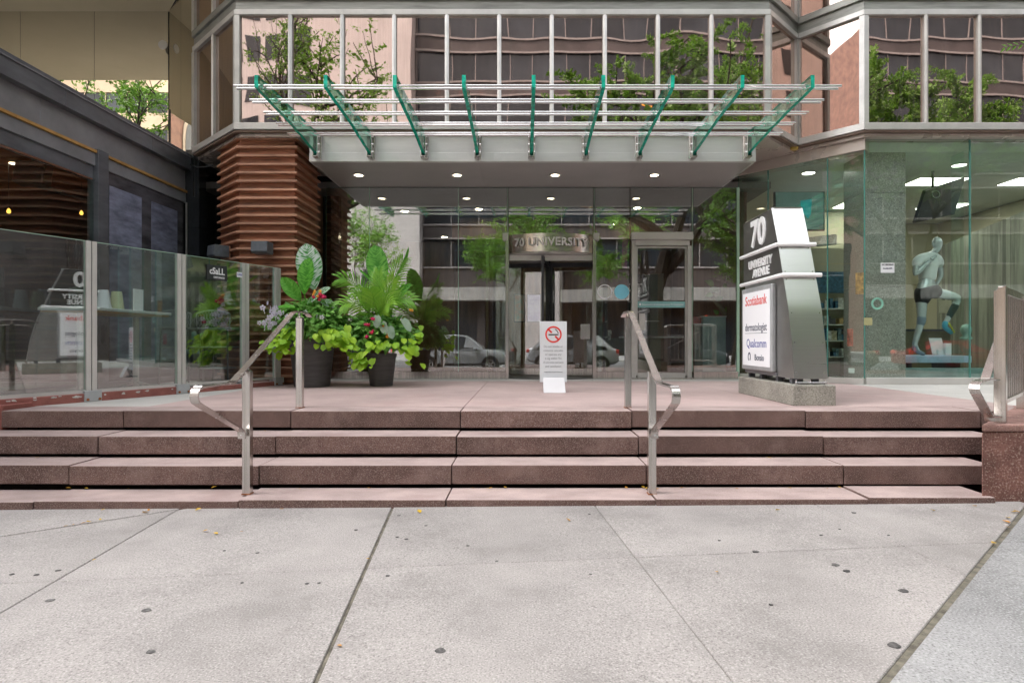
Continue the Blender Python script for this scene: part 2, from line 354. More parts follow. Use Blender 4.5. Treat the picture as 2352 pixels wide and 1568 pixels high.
    def ring(s, c, nrm, r0, r1, t, n=24, m=0):
        c = Vector(c); nrm = Vector(nrm).normalized(); u = nrm.orthogonal().normalized(); v = nrm.cross(u); o = len(s.v)
        for rr, tt in ((r0,0),(r1,0),(r1,t),(r0,t)):
            for j in range(n):
                a = 2*math.pi*j/n; s.v.append(c + (u*math.cos(a)+v*math.sin(a))*rr + nrm*tt)
        for q in range(4):
            for j in range(n):
                k2 = (j+1) % n; A = q*n; B = ((q+1) % 4)*n
                s.f.append([o+A+j, o+A+k2, o+B+k2, o+B+j]); s.m.append(m)
        return s
    def build(s, name, mats, parent=None, smooth=False, bevel=0.0, seg=1, off=None, angle=35, fix=False):
        if off is None: off = OFF.get(parent, Vector((0,0,0))) if parent else Vector((0,0,0))
        me = bpy.data.meshes.new(name)
        me.from_pydata([tuple(v - off) for v in s.v], [], s.f)
        mats = mats if isinstance(mats, (list, tuple)) else [mats]
        for m in mats: me.materials.append(MATS[m])
        if len(mats) > 1: me.polygons.foreach_set('material_index', s.m)
        if bevel or fix:
            bm = bmesh.new(); bm.from_mesh(me)
            if fix: bmesh.ops.recalc_face_normals(bm, faces=bm.faces)
            if bevel:
                es = [e for e in bm.edges if len(e.link_faces) == 2 and e.calc_face_angle(0) > R(30)]
                bmesh.ops.bevel(bm, geom=es, offset=bevel, segments=seg, profile=0.6, affect='EDGES', clamp_overlap=True)
            bm.to_mesh(me); bm.free()
        if smooth:
            me.polygons.foreach_set('use_smooth', [True]*len(me.polygons))
            if smooth != 'all':
                try: me.set_sharp_from_angle(angle=R(angle))
                except Exception: pass
        me.update()
        o = bpy.data.objects.new(name, me); COL.objects.link(o)
        if parent: o.parent = parent; OFF[o] = OFF.get(parent, Vector((0,0,0)))
        else: OFF[o] = Vector((0,0,0))
        return o

def tag(o, label=None, cat=None, group=None, kind=None):
    if label: o['label'] = label
    if cat: o['category'] = cat
    if group: o['group'] = group
    if kind: o['kind'] = kind
    return o
def thing(name, label, cat, loc=(0,0,0), group=None, rz=0.0):
    o = bpy.data.objects.new(name, None); COL.objects.link(o); o.empty_display_size = 0.1
    o.location = loc; o.rotation_euler = (0, 0, rz); OFF[o] = Vector(loc)
    return tag(o, label, cat, group)
def struct(name, loc=(0,0,0)):
    o = bpy.data.objects.new(name, None); COL.objects.link(o); o.location = loc; OFF[o] = Vector(loc); o['kind'] = 'structure'; return o
def inst(name, me, parent, mw, off=None):
    "another object sharing mesh data, placed by a world matrix"
    o = bpy.data.objects.new(name, me); COL.objects.link(o)
    if parent: o.parent = parent; o.matrix_basis = Matrix.Translation(-OFF.get(parent, Vector((0,0,0)))) @ mw
    else: o.matrix_basis = mw
    return o
def frame(origin, right, up):
    r = Vector(right).normalized(); u = Vector(up); u = (u - r*u.dot(r)).normalized(); n = r.cross(u)
    return Matrix(((r.x,u.x,n.x,origin[0]),(r.y,u.y,n.y,origin[1]),(r.z,u.z,n.z,origin[2]),(0,0,0,1)))
def text(name, s, size, origin, right, up, m, parent, ext=0.002, bold=0.0, align='CENTER', xs=1.0, spacing=1.0, lead=1.0, part=True):
    cu = bpy.data.curves.new(name, 'FONT'); cu.body = s; cu.size = size; cu.extrude = ext; cu.offset = bold
    cu.align_x = align; cu.align_y = 'CENTER'; cu.space_character = spacing; cu.space_line = lead; cu.resolution_u = 3
    tmp = bpy.data.objects.new('tmp', cu); COL.objects.link(tmp)
    me = bpy.data.meshes.new_from_object(tmp); bpy.data.objects.remove(tmp); bpy.data.curves.remove(cu)
    me.name = name; me.materials.clear(); me.materials.append(MATS[m])
    me.transform(Matrix.Scale(xs, 4, (1,0,0)))
    o = inst(name, me, parent, frame(origin, right, up)); OFF[o] = OFF.get(parent, Vector((0,0,0)))
    return o
def pane(name, a, b, z0, z1, t, mats, parent, bulge=0.0, nx=6):
    "glass pane on the plan line a-b; mats = (face, edge)"
    mb = MB()
    if not bulge:
        d = (Vector((b[0], b[1])) - Vector((a[0], a[1]))).normalized()
        mb.prism([(a[0], a[1], z0), (b[0], b[1], z0), (b[0], b[1], z1), (a[0], a[1], z1)], (-d.y*t, d.x*t, 0), 0, 1)
    else:
        A, B = Vector((a[0], a[1], 0)), Vector((b[0], b[1], 0)); d = B - A; n = Vector((-d.y, d.x, 0)).normalized()
        for side in (0, 1):
            o = len(mb.v)
            for i in range(nx+1):
                for j in range(nx+1):
                    u, v = i/nx, j/nx; bl = bulge*(1-(2*u-1)**2)*(1-(2*v-1)**2)
                    p = A + d*u + n*(t*side - bl); mb.v.append(Vector((p.x, p.y, z0+(z1-z0)*v)))
            for i in range(nx):
                for j in range(nx):
                    q = [o+i*(nx+1)+j, o+(i+1)*(nx+1)+j, o+(i+1)*(nx+1)+j+1, o+i*(nx+1)+j+1]
                    mb.f.append(q if not side else q[::-1]); mb.m.append(0)
    return mb.build(name, mats, parent, smooth='all' if bulge else False)
def clip(poly, p, n):
    "keep the part of a convex polygon where (q-p).n >= 0"
    out = []
    for i in range(len(poly)):
        a, b = poly[i], poly[(i+1) % len(poly)]
        da = (a[0]-p[0])*n[0]+(a[1]-p[1])*n[1]; db = (b[0]-p[0])*n[0]+(b[1]-p[1])*n[1]
        if da >= 0: out.append(a)
        if (da >= 0) != (db >= 0):
            t = da/(da-db); out.append((a[0]+(b[0]-a[0])*t, a[1]+(b[1]-a[1])*t))
    return out

# ------------------------------------------------------------------ ground, road, pavement
def zs(x): return 0.007 * x
g = MB().box(-400, 400, -400, 120, -0.40, -0.30).build('ground', 'asphalt'); tag(g, kind='structure')
road = MB().box(-200, 200, -21.0, -5.6, -0.29, -0.16).build('road', 'asphalt'); tag(road, kind='structure')
for i, yy in enumerate((-9.9, -13.3, -16.7)):
    for k in range(-6, 7):
        MB().box(k*9-1.5, k*9+1.5, yy-0.06, yy+0.06, -0.16, -0.154).build('lane_mark', 'road_paint', road)
kb = MB().box(-200, 200, -5.6, -5.35, -0.3, -0.03).build('kerb', 'kerb_concrete', bevel=0.015); tag(kb, kind='structure')
kb2 = MB().box(-200, 200, -21.3, -21.0, -0.3, -0.02).build('far_kerb', 'kerb_concrete', bevel=0.015); tag(kb2, kind='structure')
fp = MB().box(-200, 200, -60.0, -21.3, -0.28, -0.03).build('far_pavement', 'sidewalk_blue'); tag(fp, kind='structure')

side = struct('sidewalk')
k_ = math.hypot(1, 0.0964); eu = (1/k_, 0.0964/k_); ev = (-0.0964/k_, 1/k_)
def uvp(u, v): return (u*eu[0]+v*ev[0], u*eu[1]+v*ev[1])
DR0, DR1 = Vector((3.56, 4.35)), Vector((1.32, 2.22)); dr = (DR0-DR1).normalized(); drn = (-dr.y, dr.x)     # points to the left of the diagonal
DL0, DL1 = Vector((-3.37, 3.92)), Vector((-2.64, 4.48)); dl = (DL1-DL0).normalized(); dln = (dl.y, -dl.x)    # points to the right / towards the camera
us = [-2.13 - 1.57*k for k in range(8, 0, -1)] + [-2.13, -0.544, 0.959, 2.59] + [2.59 + 1.57*k for k in range(1, 9)]
vl = [3.39 + 1.6*k for k in range(-7, 3)]
def slab(poly, name, m, h=0.0, bev=0.004):
    if len(poly) < 3: return
    a = 0.5*abs(sum(poly[i][0]*poly[(i+1)%len(poly)][1]-poly[(i+1)%len(poly)][0]*poly[i][1] for i in range(len(poly))))
    if a < 0.004: return
    mb = MB(); n = len(poly)
    mb.pxy(poly, -0.12, 0.0)
    for v in mb.v: v.z += zs(v.x) + h
    mb.build(name, m, side, bevel=bev)
GAPW = 0.0025
for i in range(len(us)-1):
    for j in range(len(vl)-1):
        gl = 0.009 if abs(us[i]+0.544) < 0.01 else GAPW
        gr = 0.009 if abs(us[i+1]+0.544) < 0.01 else GAPW
        u0, u1, v0, v1 = us[i]+gl, us[i+1]-gr, vl[j]+GAPW, vl[j+1]-GAPW
        cell = [uvp(u0, v0), uvp(u1, v0), uvp(u1, v1), uvp(u0, v1)]
        cell = clip(clip(cell, (0, 4.60), (0, -1)), (0, -5.34), (0, 1))
        if len(cell) < 3: continue
        main = clip(clip(cell, DR0 + Vector(drn)*0.014, drn), DL0 + Vector(dln)*0.009, dln)
        slab(main, 'slab', 'sidewalk', h=random.uniform(-0.0015, 0.0015))
        slab(clip(cell, DR0 - Vector(drn)*0.014, (-drn[0], -drn[1])), 'slab', 'sidewalk_blue', h=-0.004)
        slab(clip(cell, DL0 - Vector(dln)*0.009, (-dln[0], -dln[1])), 'slab', 'sidewalk', h=0.002)
mb = MB(); mb.pxy([(-16, -5.34), (16, -5.34), (16, 4.6), (-16, 4.6)], -0.13, -0.009)
for v in mb.v: v.z += zs(v.x)
mb.build('joint_filler', 'joint_filler', side)

# gum spots, each a flattened disc
gum = [(55,294,.8),(168,297,.9),(267,278,.9),(230,415,1.2),(673,463,1.25),(692,654,1.1),(2022,658,1.3),(1410,346,.6),(1466,343,.5),(1112,340,.5),
       (1867,145,.7),(1825,135,.6),(1635,101,.7),(1833,36,.7),(1957,83,.6),(2148,177,.6),(2282,249,.5),(1780,313,.7),(1182,203,.6),(1030,192,.5),(1524,201,.4),
       (950,755,.3),(1250,750,.25),(860,592,.3),(1762,480,.3),(640,440,.4),(960,690,.3)]
gum2 = [(355,36,.5),(360,312,.5),(282,201,.4),(952,161,.5),(1118,213,1.1),(1484,276,1.2),(1538,305,1.1),(1420,140,.6),(1570,38,.9),(1800,398,1.4),(1190,457,.6),
        (1756,647,1.5),(957,41,.4),(1730,142,.5),(1738,312,.3),(1505,113,.5),(430,735,.4)]
for (cx, cyy, s_) in [(a*.5, 1163.5+b*.5, c) for a, b, c in gum] + [(1176+a*.5, 1163.5+b*.5, c) for a, b, c in gum2]:
    if s_ < .45: continue
    p = G(cx, cyy, 0.0); z = zs(p.x) + 0.0025; mb = MB(); n = 11; r = 0.0145*s_
    ph = random.random()*6
    pts = [(p.x + r*1.15*(1+0.16*math.sin(3*a+ph)+random.uniform(-.08,.08))*math.cos(a), p.y + r*(1+0.14*math.cos(2*a+ph)+random.uniform(-.08,.08))*math.sin(a)) for a in [2*math.pi*k/n for k in range(n)]]
    mb.pxy(pts, z-0.004, z+0.0004); mb.build('gum_spot', 'gum', side)

# ------------------------------------------------------------------ stairs: each block its own piece
stairs = struct('stairs')
ROWY = [4.55, 4.91, 5.24, 5.57]; ROWZ = [0.05, 0.232, 0.414, 0.597]
JX = [-6.77, -5.22, -3.67, -2.14, -0.588, 0.98, 2.57]
for r_ in range(4):
    y0, zt = ROWY[r_], ROWZ[r_]
    x_end = {0: 3.52, 1: 3.80, 2: 4.12, 3: 4.17}[r_]
    xs_ = [x for x in JX] + [x_end]
    if r_ == 3: xs_ = [-4.79] + [x for x in JX if x > -4.7] + [4.17, 4.86]
    for i in range(len(xs_)-1):
        dz = random.uniform(-0.004, 0.004); dy = random.uniform(-0.005, 0.005)
        zb = (zt - 0.153) if r_ else -0.10
        if r_ == 0: dz += zs((xs_[i]+xs_[i+1])/2)*0.6
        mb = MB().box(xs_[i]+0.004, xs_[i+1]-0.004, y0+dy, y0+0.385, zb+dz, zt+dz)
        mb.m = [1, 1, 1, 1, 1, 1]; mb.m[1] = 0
        o = mb.build('step_block', ['stone_tread_lit', 'stone_riser_shaded'], stairs, bevel=0.007, seg=2)
        # upward faces and bevelled rim take the paler tread, sky light in its colour
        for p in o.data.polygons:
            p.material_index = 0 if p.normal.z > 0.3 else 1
    if r_: MB().box(-7, 4.0+0.2*r_, y0+0.20, y0+0.38, zt-0.30, zt-0.14).build('riser_backing', 'gap_shade', stairs)  # near-black sheet that paints the shade in the gap under the nosing

land = struct('landing')
MB().box(-16, 16, 5.80, 10.6, 0.30, 0.585).build('joint_filler', 'joint_filler', land)
lx = [-9.0, -5.2, -3.67, -0.588, 2.57, 4.85]; ly = [5.96, 7.95, 9.75]
for i in range(len(lx)-1):
    for j in range(2):
        if lx[i] < -5.0: m_ = 'landing_pale'
        else: m_ = 'landing'
        MB().box(lx[i]+0.0025, lx[i+1]-0.0025, ly[j]+0.002, ly[j+1]-0.002, 0.40, 0.597).build('slab', m_, land, bevel=0.002)
for (a, b) in ((-3.3, -1.2), (-1.2, 1.1), (1.1, 3.7)):
    MB().box(a+0.002, b-0.002, 9.752, 10.62, 0.40, 0.598).build('slab', 'landing_pale', land, bevel=0.002)
for (a, b) in ((4.85, 7.2), (7.2, 9.6), (9.6, 12)):
    MB().box(a+0.002, b-0.002, 5.96, 9.4, 0.40, 0.5985).build('slab', 'landing_pale', land, bevel=0.002)

# wall beside the stairs (right) with its stone cap
cw = thing('stair_wall', 'red-brown exposed aggregate wall at the right end of the stairs', 'wall', (5.5, 5.2, 0))
MB().pxy([(3.45, 4.60), (8.5, 4.52), (8.5, 5.94), (4.78, 5.94)], -0.12, 0.548).build('wall_body', 'cheek_stone', cw, bevel=0.008)
for (a, b) in ((3.44, 4.75), (4.756, 6.6), (6.606, 8.5)):
    la = (a-3.44)*0; 
    poly = [(a, 4.588), (b, 4.588), (b, 5.95), (min(b-0.01, a+1.345) if a < 3.5 else a, 5.95 if a > 3.5 else 4.588+min(1.31, b-a-0.01))]
    if a < 3.5: poly = [(a, 4.588), (b, 4.588), (b, 4.588+1.31)]
    MB().pxy(poly, 0.551, 0.604).build('cap_stone', 'cheek_cap', cw, bevel=0.012, seg=2)
# painted kerb wall end at the left of the top step
kw = thing('painted_kerb', 'low red painted concrete kerb under the glass fence', 'kerb', (-4.8, 7.0, 0.597))
fl = [Vector((-4.99, 5.62)), Vector((-4.60, 6.46)), Vector((-4.18, 7.41)), Vector((-3.80, 8.28)), Vector((-3.575, 8.80))]
for i in range(4):
    a, b = fl[i], fl[i+1]; d = (b-a).normalized(); n = Vector((-d.y, d.x))
    w0, w1 = n*0.20, -n*0.035
    e = d*0.06 if i else Vector((0, 0))
    z1 = 0.597+0.088 if i < 2 else 0.597+0.06
    MB().pxy([a+e+w1, b-d*0.06+w1, b-d*0.06+w0, a+e+w0], 0.40, z1, 0).build('kerb_length', 'red_kerb', kw, bevel=0.006)
    MB().pxy([a+e+w1*0.8, b-d*0.06+w1*0.8, b-d*0.06+w0*.9, a+e+w0*.9], z1, z1+0.004).build('pale_top', 'red_kerb_top', kw)  # thin top strip, paler than the kerb sides
for k in range(15):
    i = 0 if k < 9 else 1; a, b = fl[i], fl[i+1]; d = (b-a).normalized(); n = Vector((d.y, -d.x))
    t = random.uniform(0.12, 0.92); p = a + (b-a)*t + n*0.0362; zz = random.uniform(0.655, 0.68); s_ = random.uniform(0.008, 0.02)
    c = Vector((p.x, p.y, zz))
    mb = MB(); pts = []
    for q in range(8):
        an = 2*math.pi*q/8; rr = s_*random.uniform(.5, 1.3)
        pts.append(c + Vector((d.x, d.y, 0))*rr*1.6*math.cos(an) + Vector((0, 0, 1))*rr*.7*math.sin(an))
    mb.prism(pts, Vector((n.x, n.y, 0))*0.002).build('paint_flake', 'flaked_paint', kw)
MB().box(-7.0, -4.80, 5.60, 5.95, 0.30, 0.64).build('kerb_end', 'red_kerb', kw, bevel=0.006)

# ------------------------------------------------------------------ handrails
def arc(c, r, a0, a1, n=7): return [(c[0]+r*math.cos(R(a0+(a1-a0)*k/n)), c[1]+r*math.sin(R(a0+(a1-a0)*k/n))) for k in range(n+1)]
def handrail(X, label):
    t = thing('handrail', label, 'handrail', (X, 4.73, 0.05), 'stair handrails')
    for (yy, z0, z1) in ((4.73, 0.05, 1.0), (5.83, 0.597, 1.455)):
        MB().box(X-.03, X+.03, yy-.03, yy+.03, z0, z1).build('post', 'steel', t, bevel=0.003)
        MB().pxy([(X-.034, yy-.034), (X+.034, yy-.034), (X+.034, yy+.034), (X-.034, yy+.034)], z0-0.001, z0+0.006).build('base_seal', 'rust', t)
        zr = {4.73: 1.045, 5.83: 1.50}[yy]
        MB().tube([(X, yy, z1-0.002), (X, yy, zr)], 0.007, 8).build('pin', 'chrome', t, smooth=True)
        MB().add([(X-.03,yy-.03,z1),(X+.03,yy-.03,z1),(X+.03,yy+.03,z1),(X-.03,yy+.03,z1),(X,yy,z1+.016)], [(0,1,4),(1,2,4),(2,3,4),(3,0,4)]).build('post_cap', 'steel', t)
    pts = [(6.10, 1.475), (6.03, 1.500), (5.94, 1.512), (5.74, 1.510), (5.66, 1.495), (5.60, 1.47), (4.60, .985)]
    MB().bar([(X, a, b) for a, b in pts], (1, 0, 0), 0.052, 0.012).build('rail', 'steel_rail', t, bevel=0.002)
    p2 = [(4.598, .984), (4.50, .936), (4.46, .926), (4.02, .926)] + arc((4.02, .872), .054, 90, 235, 8) + [(4.05, .800), (4.60, .566), (4.625, .548), (4.63, .53), (4.63, .492)]
    MB().bar([(X, a, b) for a, b in p2], (1, 0, 0), 0.056, 0.012).build('return_end', 'steel_rail', t, bevel=0.002)
    MB().bar([(X, 4.63, 0.993), (X, 4.57, 0.965)], (1, 0, 0), 0.060, 0.018).build('sleeve', 'steel_rail', t, bevel=0.002)
    MB().tube([(X, 4.62, .52), (X, 4.71, .52)], 0.006, 8).build('pin', 'chrome', t, smooth=True)
handrail(-2.15, 'steel handrail on the stairs in front of the flower planters')
handrail(0.987, 'steel handrail on the stairs in front of the single glass door')

gr = thing('guard_railing', 'tall stainless guard railing on the wall at the right edge', 'railing', (3.68, 4.70, 0.604))
d45 = Vector((1, 1, 0)).normalized(); n45 = Vector((-1, 1, 0)).normalized()
c0 = Vector((3.685, 4.72, 0))
def gbox(name, c, a, b, z0, z1, m='steel', bev=0.003, slope=0):
    mb = MB(); P = [c-d45*a-n45*b, c+d45*a-n45*b, c+d45*a+n45*b, c-d45*a+n45*b]
    mb.pxy([(p.x, p.y) for p in P], z0, z1)
    if slope:
        for v in mb.v:
            if v.z > z0+0.01: v.z += slope*((v-c).dot(n45)) - 0.0
    return mb.build(name, m, gr, bevel=bev)
gbox('post', c0, 0.040, 0.038, 0.604, 1.64, slope=-0.55)
L_ = 1.25
gbox('top_rail', c0+d45*(0.045+L_/2), L_/2, 0.024, 1.60, 1.66)
gbox('bottom_rail', c0+d45*(0.045+L_/2), L_/2, 0.02, 0.74, 0.775)
for k in range(10):
    gbox('picket', c0+d45*(0.12+k*0.12), 0.007, 0.012, 0.776, 1.599, 'steel', 0.002)
gbox('post', c0+d45*(0.055+L_+0.05), 0.046, 0.046, 0.604, 1.64)
# hand rail bar bolted to the post
e1 = W(2263, 869, 4.66); e0 = Vector((e1.x+0.80, e1.y+0.80, e1.z+0.52))
bow = [W(2263, 871, 4.64), W(2252, 874, 4.56), W(2243, 877, 4.50), W(2238, 884, 4.47), W(2237.5, 893, 4.455), W(2241, 903, 4.46), W(2272, 958, 4.60), W(2274, 967, 4.61)]
MB().bar([e0, e1], (-0.72, 0.69, 0), 0.062, 0.011).build('hand_bar', 'steel_rail', gr, bevel=0.002)
MB().bar(bow, (-0.75, 0.66, 0), 0.066, 0.011).build('return_end', 'steel_rail', gr, bevel=0.002)
MB().tube([W(2270, 871, 4.66), W(2300, 872, 4.70)], 0.006).build('pin', 'chrome', gr, smooth=True)
MB().tube([W(2270, 955, 4.62), W(2300, 957, 4.68)], 0.008).build('pin', 'chrome', gr, smooth=True)

# ------------------------------------------------------------------ office building: bay windows, soffits, storefront
mat('bay_wall', (0.10, 0.075, 0.065), 0.25, var=0.1, scale=0.5, piece=0.05)
mat('dark_room', (0.045, 0.035, 0.03), 0.8, var=0.2, scale=1, piece=0)
mat('lobby_ceiling', (0.20, 0.185, 0.18), 0.6, var=0.05, piece=0)
mat('lobby_floor', (0.22, 0.19, 0.17), 0.25, var=0.1, piece=0)
mat('shop_wall_yellow', (0.40, 0.38, 0.27), 0.7, var=0.06, scale=0.6, piece=0.03)
mat('shop_ceiling', (0.66, 0.68, 0.62), 0.7, var=0.03, piece=0)
mat('shop_slat', (0.24, 0.25, 0.20), 0.6, var=0.2, scale=2, stretch=(3, 3, 0.4), piece=0.35)
off_b = thing('office_building', 'office building with bronze bay windows above a recessed glass entrance', 'building', (0, 8.8, 0.6))
CH = [Vector((-5.37, 9.92)), Vector((-4.16, 8.8)), Vector((3.52, 8.8)), Vector((4.25, 9.52)), Vector((4.90, 8.8)), Vector((11.0, 8.8))]
def offs(o):
    out = []
    for i, p in enumerate(CH):
        ns_ = []
        if i: d = (p-CH[i-1]).normalized(); ns_.append(Vector((-d.y, d.x)))
        if i < len(CH)-1: d = (CH[i+1]-p).normalized(); ns_.append(Vector((-d.y, d.x)))
        n = sum(ns_, Vector((0, 0))).normalized(); k = 1/max(0.3, n.dot(ns_[0]))
        out.append(p + n*o*k)
    return out
def band(name, z0, z1, o0, o1, m, bev=0.0):
    A, B = offs(o0), offs(o1)
    for i in range(len(CH)-1):
        d = (CH[i+1]-CH[i]).normalized()*0.001
        MB().pxy([A[i]+d, A[i+1]-d, B[i+1]-d, B[i]+d], z0, z1).build(name, m, off_b, bevel=bev)
band('sill_rail', 4.275, 4.375, -0.045, 0.05, 'alu_frame', 0.006)
band('sill_drip', 4.245, 4.272, -0.025, 0.05, 'dark_soffit')
band('head_rail', 5.925, 6.005, -0.04, 0.05, 'alu_frame', 0.006)
band('spandrel', 6.008, 6.145, -0.012, 0.05, 'galvanised')
band('sill_rail', 6.148, 6.25, -0.05, 0.05, 'galvanised', 0.006)
band('head_rail', 7.90, 7.98, -0.04, 0.05, 'alu_frame')
band('spandrel', 7.983, 8.3, -0.012, 0.05, 'galvanised')
MX = {0: [0.5], 1: [(x+4.16)/7.68 for x in (-3.377, -2.63, -1.88, -1.12, -0.366, 0.39, 1.155, 1.92, 2.69)],
      2: [], 3: [], 4: [(x-4.90)/6.1 for x in (5.78, 6.55, 7.32, 8.09, 8.86, 9.63, 10.4)]}
for i in range(len(CH)-1):
    a, b = CH[i], CH[i+1]; d = (b-a).normalized(); n = Vector((-d.y, d.x)); L_ = (b-a).length
    ts = [0.0] + [t*L_ for t in MX[i]] + [L_]
    for (z0, z1) in ((4.376, 5.924), (6.251, 7.899)):
        for k in range(len(ts)-1):
            p, q = a+d*(ts[k]+0.02)+n*0.012, a+d*(ts[k+1]-0.02)+n*0.012
            pane('window_pane', p, q, z0, z1, 0.012, ['bay_glass', 'glass_edge'], off_b, bulge=random.uniform(0.001, 0.0034)*random.choice((1, 1, 1, -1)))
        for k, t in enumerate(ts):
            w = 0.029 if 0 < k < len(ts)-1 else 0.0
            if w:
                c = a+d*t
                MB().pxy([c-d*w-n*.028, c-n*.045, c+d*w-n*.028, c+d*w+n*.03, c-d*w+n*.03], z0, z1).build('mullion', 'alu_frame', off_b)
for i, p in enumerate(CH):      # corner posts
    if i in (0, len(CH)-1): w_ = 0.045
    d1 = (CH[i]-CH[i-1]).normalized() if i else (CH[1]-CH[0]).normalized()
    d2 = (CH[i+1]-CH[i]).normalized() if i < len(CH)-1 else d1
    n1, n2 = Vector((-d1.y, d1.x)), Vector((-d2.y, d2.x)); nm = (n1+n2).normalized()
    for (z0, z1) in ((4.376, 5.924), (6.251, 7.899)):
        poly = [p-d1*.055-n1*.03, p-nm*.038, p+d2*.055-n2*.03, p+d2*.055+n2*.03, p+nm*.03, p-d1*.055+n1*.03]
        MB().pxy(poly, z0, z1).build('corner_post', 'alu_frame', off_b)
# soffit under the bays, room behind the bay glass, storeys above
BK = [(11.0, 12.9), (-5.3, 12.9)]
inn = offs(0.052)
MB().pxy(inn[:1]+inn[1:] + [Vector(p) for p in BK], 4.20, 4.244).build('bay_soffit', 'header_beige', off_b)
MB().pxy(inn + [Vector(p) for p in BK], 4.262, 4.30).build('bay_floor', 'dark_room', off_b)
MB().pxy(inn + [Vector(p) for p in BK], 6.02, 6.13).build('bay_ceiling', 'dark_room', off_b)
MB().pxy(inn + [Vector(p) for p in BK], 8.0, 8.25).build('bay_ceiling', 'dark_room', off_b)
MB().box(-5.3, 11.0, 12.9, 13.0, 4.2, 8.3).build('bay_back_wall', 'dark_room', off_b)
MB().pxy([p for p in offs(0.0)] + [Vector((11.0, 30)), Vector((-5.3, 30))], 8.31, 34).build('upper_wall', 'bay_wall', off_b)
MB().box(11.05, 40, 8.8, 30, -0.2, 34).build('side_wall', 'bay_wall', off_b)
for (px, py) in ((1006, 212), (1058, 212), (1105, 209), (1165, 193), (1205, 186), (1248, 199), (1400, 205), (1520, 200)):
    p = W(px, py, 11.3)
    lamp = MB().lathe(p.x, p.y, [(0.0, p.z-.11), (.028, p.z-.09), (.034, p.z), (.028, p.z+.09), (.0, p.z+.1)], 10).build('pendant_lamp', 'lamp_amber', off_b, smooth='all')
    MB().tube([(p.x, p.y, p.z+.1), (p.x, p.y, 6.02)], 0.004, 5).build('cord', 'black_metal', lamp)

# mirror-glass wall and beige soffit of the tower at the upper left
tw = thing('glass_tower', 'bronze mirror glass wall under a beige overhang at upper left', 'building', (-9, 11, 0.6))
xs_ = [-6.43 - 1.335*k for k in range(0, 8)]
for i in range(len(xs_)-1):
    for (z0, z1) in ((0.6, 3.6), (3.61, 7.18)):
        pane('wall_panel', (xs_[i+1]+.003, 11.0), (xs_[i]-.003, 11.0), z0, z1, 0.02, ['mirror_wall', 'black_metal'], tw)
e_a, e_b = Vector((-6.42, 11.0)), Vector((-5.40, 9.96))
for k in range(2):
    a, b = e_a+(e_b-e_a)*(k*.5+.003), e_a+(e_b-e_a)*(k*.5+.497)
    pane('wall_panel', a, b, 3.6, 7.18, 0.02, ['mirror_wall', 'black_metal'], tw)
MB().box(-16, -6.4, 11.05, 11.3, 0.6, 7.18).build('backing', 'dark_room', tw)
MB().pxy([(-16, 8.1), (-4.3, 8.1), (-4.3, 8.72), (-5.42, 9.86), (-6.45, 11.04), (-16, 11.04)], 7.182, 7.4).build('soffit', 'beige_soffit', tw)
MB().box(-16, -5.4, 7.9, 30, 7.41, 34).build('upper_wall', 'bay_wall', tw)
MB().box(-40, -16, 6.0, 30, -0.2, 34).build('side_wall', 'bay_wall', tw)
p = W(375, 104, 10.9); MB().ring((p.x, p.y-.0, p.z), (0, -1, 0), 0.0, 0.08, 0.02).build('wall_lamp', 'alu_frame', tw)  # metal disc standing in for a soffit lamp's reflection in the glass

# ---- entrance recess, storefront glass
GY = 10.30
band_z = (0.598, 0.722)
for (x0, x1) in ((-3.34, -0.30), (1.19, 1.775), (2.85, 3.60)):
    MB().box(x0, x1, GY-.035, GY+.06, 0.599, 0.722).build('base_rail', 'steel', off_b, bevel=0.003)
for (x0, x1, z0) in ((-3.36, -2.62, .724), (-2.62, -1.12, .724), (-1.12, -0.30, .724), (-0.27, 1.16, 3.03), (1.19, 1.775, .724), (1.79, 2.82, 3.06), (2.85, 3.58, .724)):
    pane('shop_window', (x0+.004, GY), (x1-.004, GY), z0, 3.825, 0.014, ['shop_glass', 'glass_edge'], off_b)
for x in (-2.62, -1.12, -0.285, 1.175, 2.835):
    MB().box(x-.0045, x+.0045, GY-.003, GY+.016, .724, 3.825).build('glass_joint', 'glass_edge_pale', off_b)
MB().box(3.582, 3.625, GY-.02, GY+.03, .6, 3.825).build('corner_glass_edge', 'glass_edge_pale', off_b)
# lobby behind
MB().box(-6.2, 4.2, 10.63, 19, 0.30, 0.597).build('lobby_floor', 'lobby_floor', off_b)
MB().box(-6.2, 4.2, 10.4, 19, 3.84, 3.95).build('lobby_ceiling', 'lobby_ceiling', off_b)
MB().box(-6.4, -5.42, 10.95, 11.1, .6, 5.4).build('recess_wall', 'black_granite', off_b)
MB().box(-5.41, -3.34, 10.95, 11.1, .6, 4.19).build('recess_wall', 'black_granite', off_b)
MB().box(-3.6, 4.2, 17.5, 17.7, 0.6, 3.83).build('lobby_back_wall', 'lobby_wood', off_b)
MB().box(-3.9, -3.62, 10.45, 17.6, 0.6, 3.83).build('lobby_side_wall', 'lobby_wood', off_b)
MB().pxy([(3.72, 10.62), (4.2, 17.6), (4.35, 17.6), (3.87, 10.62)], 0.6, 3.83).build('lobby_side_wall', 'lobby_wood', off_b)
for k in range(7):
    x = -3.2 + k*1.05
    MB().box(x, x+.06, 17.3, 17.49, 0.6, 3.82).build('wall_batten', 'shop_wall_yellow', off_b)
MB().box(-1.5, 3.4, 12.6, 13.4, 3.35, 3.80).build('ceiling_bulkhead', 'lobby_wood', off_b)
MB().box(-3.5, -1.6, 13.9, 14.1, 0.6, 3.5).build('partition', 'lobby_wood', off_b)
